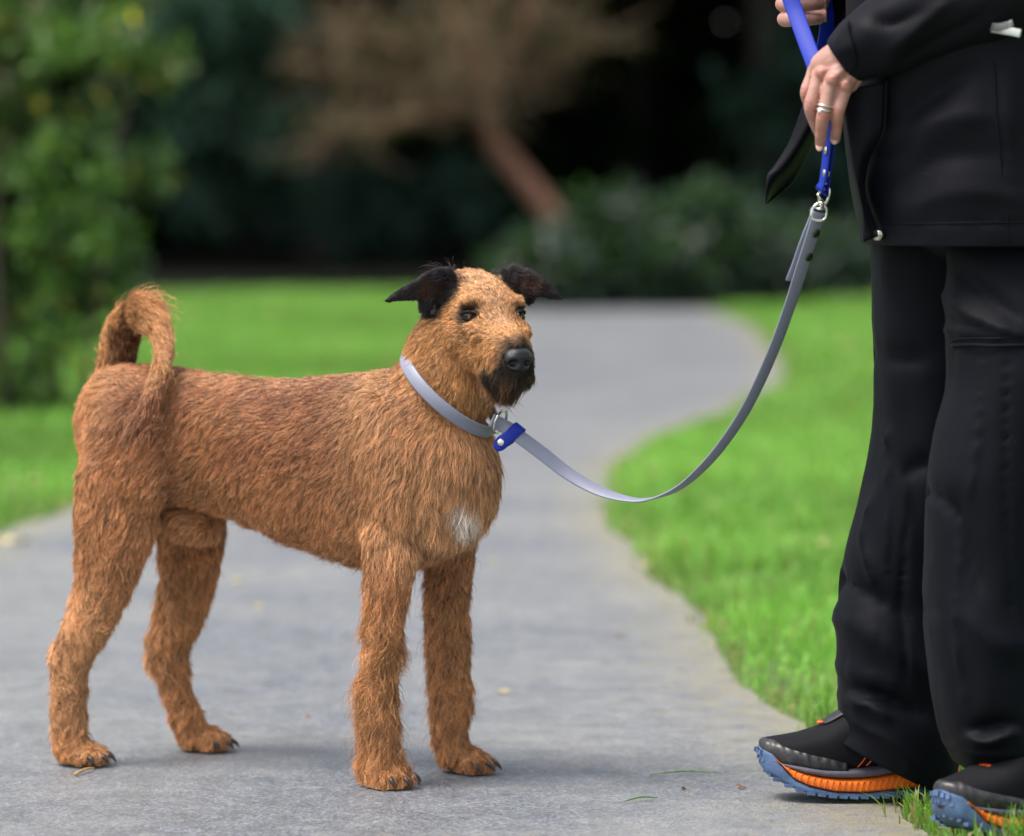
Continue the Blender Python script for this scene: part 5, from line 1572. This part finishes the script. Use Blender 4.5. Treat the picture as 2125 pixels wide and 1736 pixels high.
def make_shoe(toe, yaw, label, writing):
    f = np.array((-math.cos(yaw), -math.sin(yaw), 0)); l = np.array((math.sin(yaw), -math.cos(yaw), 0)); z = np.array((0, 0, 1.0))
    toe = np.asarray(toe, float)
    W = lambda t, y, h: toe - f * t + l * y + z * h
    def layer(t0, t1, lo, hi, grow, power, n=40, mat=0, pw=None):
        ts = np.concatenate([np.linspace(t0, t0 + .03, 12), np.linspace(t0 + .035, t1, 26)])
        C = [W(t, 0, (lo(t) + hi(t)) / 2) for t in ts]
        A = [l * max(hw(t) + grow, .003) for t in ts]
        Bv = [z * max((hi(t) - lo(t)) / 2, .0008) for t in ts]
        return MB().loft(C, A, Bv, 1, n, power=power)
    up = layer(.003, .281, lambda t: zgr(t) - .012, ztop, -.004, .72)
    shoe = up.build('shoe', mesh_m, person)
    shoe['label'] = label
    outs = layer(0, .284, zb, zblue, .0015, .5)
    for sg in (-1, 1):                                        # lugs along the edge
        for k in range(17):
            t = .022 + k * .0150
            c = W(t, sg * (hw(t) - .002), zb(t) + .0018)
            outs.box(c, (.0112, .010, .0046), X=f * .995 + z * .10, Z=z)
    for r_ in range(4):                                       # chevrons on the toe
        for s_ in (-2, -1, 0, 1, 2):
            t = .001 + .0045 * r_ + .0022 * abs(s_); y = s_ * (.0072 + .0012 * r_)
            if abs(y) < hw(t) + .002:
                zz = zb(t) + (zblue(t) - zb(t)) * (.75 - .2 * r_)
                outs.box(W(t - .0030, y, zz), (.0085, .0056, .0060), X=f + l * s_ * .22 + z * .2, Z=z + f * .4)
    outs.build('outsole', blue_rub, shoe, sharp=38)
    mid = layer(.020, .280, lambda t: zblue(t) - .002, zor, .0030, .55)
    for sg in (-1, 1):
        for k in range(24):                                   # pressed herringbone
            t = .036 + .0085 * k
            h = zor(t) - zblue(t)
            mid.box(W(t, sg * (hw(t) + .0024), zblue(t) + h * .5), (.0016, .0024, h * .72), X=f * .9 + z * .35, Z=z - f * .35)
    mid.build('midsole', orange_foam, shoe, sharp=38)
    layer(.016, .281, lambda t: zor(t) - .002, zgr, .0018, .6).build('midsole_band', grey_foam, shoe)
    ztoe = lambda t: np.interp(t, [0, .006, .02, .05, .09, .12], [.076, .0795, .0805, .074, .064, .052])
    layer(.001, .118, lambda t: zgr(t) - .010, ztoe, -.0008, .74).build('toe_cap', toe_rub, shoe)
    for sg in (-1, 1):
        for (ta, za, tb, zb_) in ((.151, .072, .1335, .042), (.160, .066, .1456, .044)):
            pts = []
            for q in np.linspace(0, 1, 5):
                t = ta * (1 - q) + tb * q + .002 * math.sin(q * 3.14); h = za * (1 - q) + zb_ * q
                cz = (zgr(t) - .012 + ztop(t)) / 2; hz = (ztop(t) - zgr(t) + .012) / 2
                s_ = min(abs((h - cz) / hz), .98); yy = (hw(t) - .004) * (1 - s_ ** (1 / .72 * 1)) ** .5 if False else (hw(t) - .004) * (math.cos(math.asin(s_ ** (1 / .72)))) ** .72
                pts.append(W(t, sg * (yy + .0008), h))
            MB().tube(pts, .0009, 3, 6).build('side_stripe', orange_cord, shoe)
    hk = [W(.094, -.006, .101), W(.088, -.006, .1015), W(.084, -.003, .1005), W(.083, 0, .1005), W(.084, .003, .1005), W(.088, .006, .1015), W(.094, .006, .101)]
    MB().tube(hk, .0016, 4, 8, hint=(0, 0, 1)).build('gaiter_hook', orange_cord, shoe)
    lc = [(t, ztop(t) + .0015) for t in (.090, .098, .108, .118)]
    MB().loft([W(t, 0, h) for t, h in lc], [l * q for q in (.012, .018, .021, .022)], [(z + f * .6) * .0035] * 4, 3, 20).build('lace_cover', lace_m, shoe)
    if writing:
        cu_ = bpy.data.curves.new('writing', 'FONT'); cu_.body = 'GAITER'; cu_.size = .0062; cu_.align_x = 'CENTER'; cu_.extrude = .0002
        to = bpy.data.objects.new('tmp', cu_); col.objects.link(to)
        dg = bpy.context.evaluated_depsgraph_get(); dg.update()
        me = bpy.data.meshes.new_from_object(to.evaluated_get(dg)); bpy.data.objects.remove(to)
        # lettering lies across the tongue just in front of the hook, read from the toe
        xa = l; n_ = nrm(z * .9 + f * .42); ya = nrm(np.cross(n_, xa))
        o0 = W(.0775, 0, ztop(.0775) + .0006)
        for vv in me.vertices:
            c = np.array(vv.co); vv.co = o0 + xa * c[0] + ya * c[1] + n_ * c[2]
        me.materials.append(orange_cord)
        link('lettering', me, shoe, smooth=False)
    return shoe
tp = gp(1574, 1662); make_shoe((at(1574, 1600, 5.315)[0], 5.315, .004), R(4), 'far trail shoe seen from the side', False)
make_shoe((at(1950, 1700, 4.935)[0], 4.935, .002), R(36), 'near trail shoe turned to show its blue toe', True)

# tufts of longer grass at the path edge round the near shoe
def tuft(px, py, n, h, label):
    c = gp(px, py)
    root_ = empty('grass_tuft', tuple(c), label, 'grass tuft')
    p = c + np.stack([rng.normal(0, .022, n), rng.normal(0, .018, n), np.full(n, -.006)], 1)
    hh = h * rng.uniform(.4, 1.2, n); az = rng.uniform(0, 6.28, n)
    ln = np.stack([np.cos(az), np.sin(az), np.zeros(n)], 1); sd = np.stack([-np.sin(az), np.cos(az), np.zeros(n)], 1) * .0016
    bd = rng.uniform(.2, 1.1, n)
    V = []
    prof = [(0, 1), (.35, 1.15), (.7, .8), (1, .08)]
    for q, w in prof:
        cpt = p + np.array((0, 0, 1)) * (hh * (q - .42 * bd * q * q))[:, None] + ln * (hh * bd * .75 * q ** 1.8)[:, None]
        V += [cpt - sd * w, cpt + sd * w]
    V = np.stack(V, 1)
    i0 = np.arange(n)[:, None] * 8
    F = np.concatenate([i0 + np.array([[a, a + 1, a + 3, a + 2]]) for a in (0, 2, 4)])
    g = rng.random((n, 1)); c_ = np.array((.085, .20, .02)) * (1 - g) + np.array((.19, .34, .04)) * g
    dry = rng.random(n) < .1; c_[dry] = (.4, .33, .13)
    big_mesh('blades', V.reshape(-1, 3), 4, F, grass_mat, np.repeat(c_[:, None], 8, 1).reshape(-1, 3), root_)['kind'] = 'stuff'
for a in [(1925, 1690, 34, .055, 'grass tuft between the two trail shoes'), (1975, 1790, 30, .05, 'grass tuft under the toe of the near shoe'), (2060, 1775, 45, .06, 'tall grass tuft beside the near shoe'), (2112, 1770, 60, .075, 'tallest grass tuft beside the heel of the near shoe'), (1950, 1655, 34, .07, 'thin grass tuft behind the near shoe'), (1720, 1512, 60, .07, 'grass tuft at the path edge behind the trousers')]:
    tuft(*a)
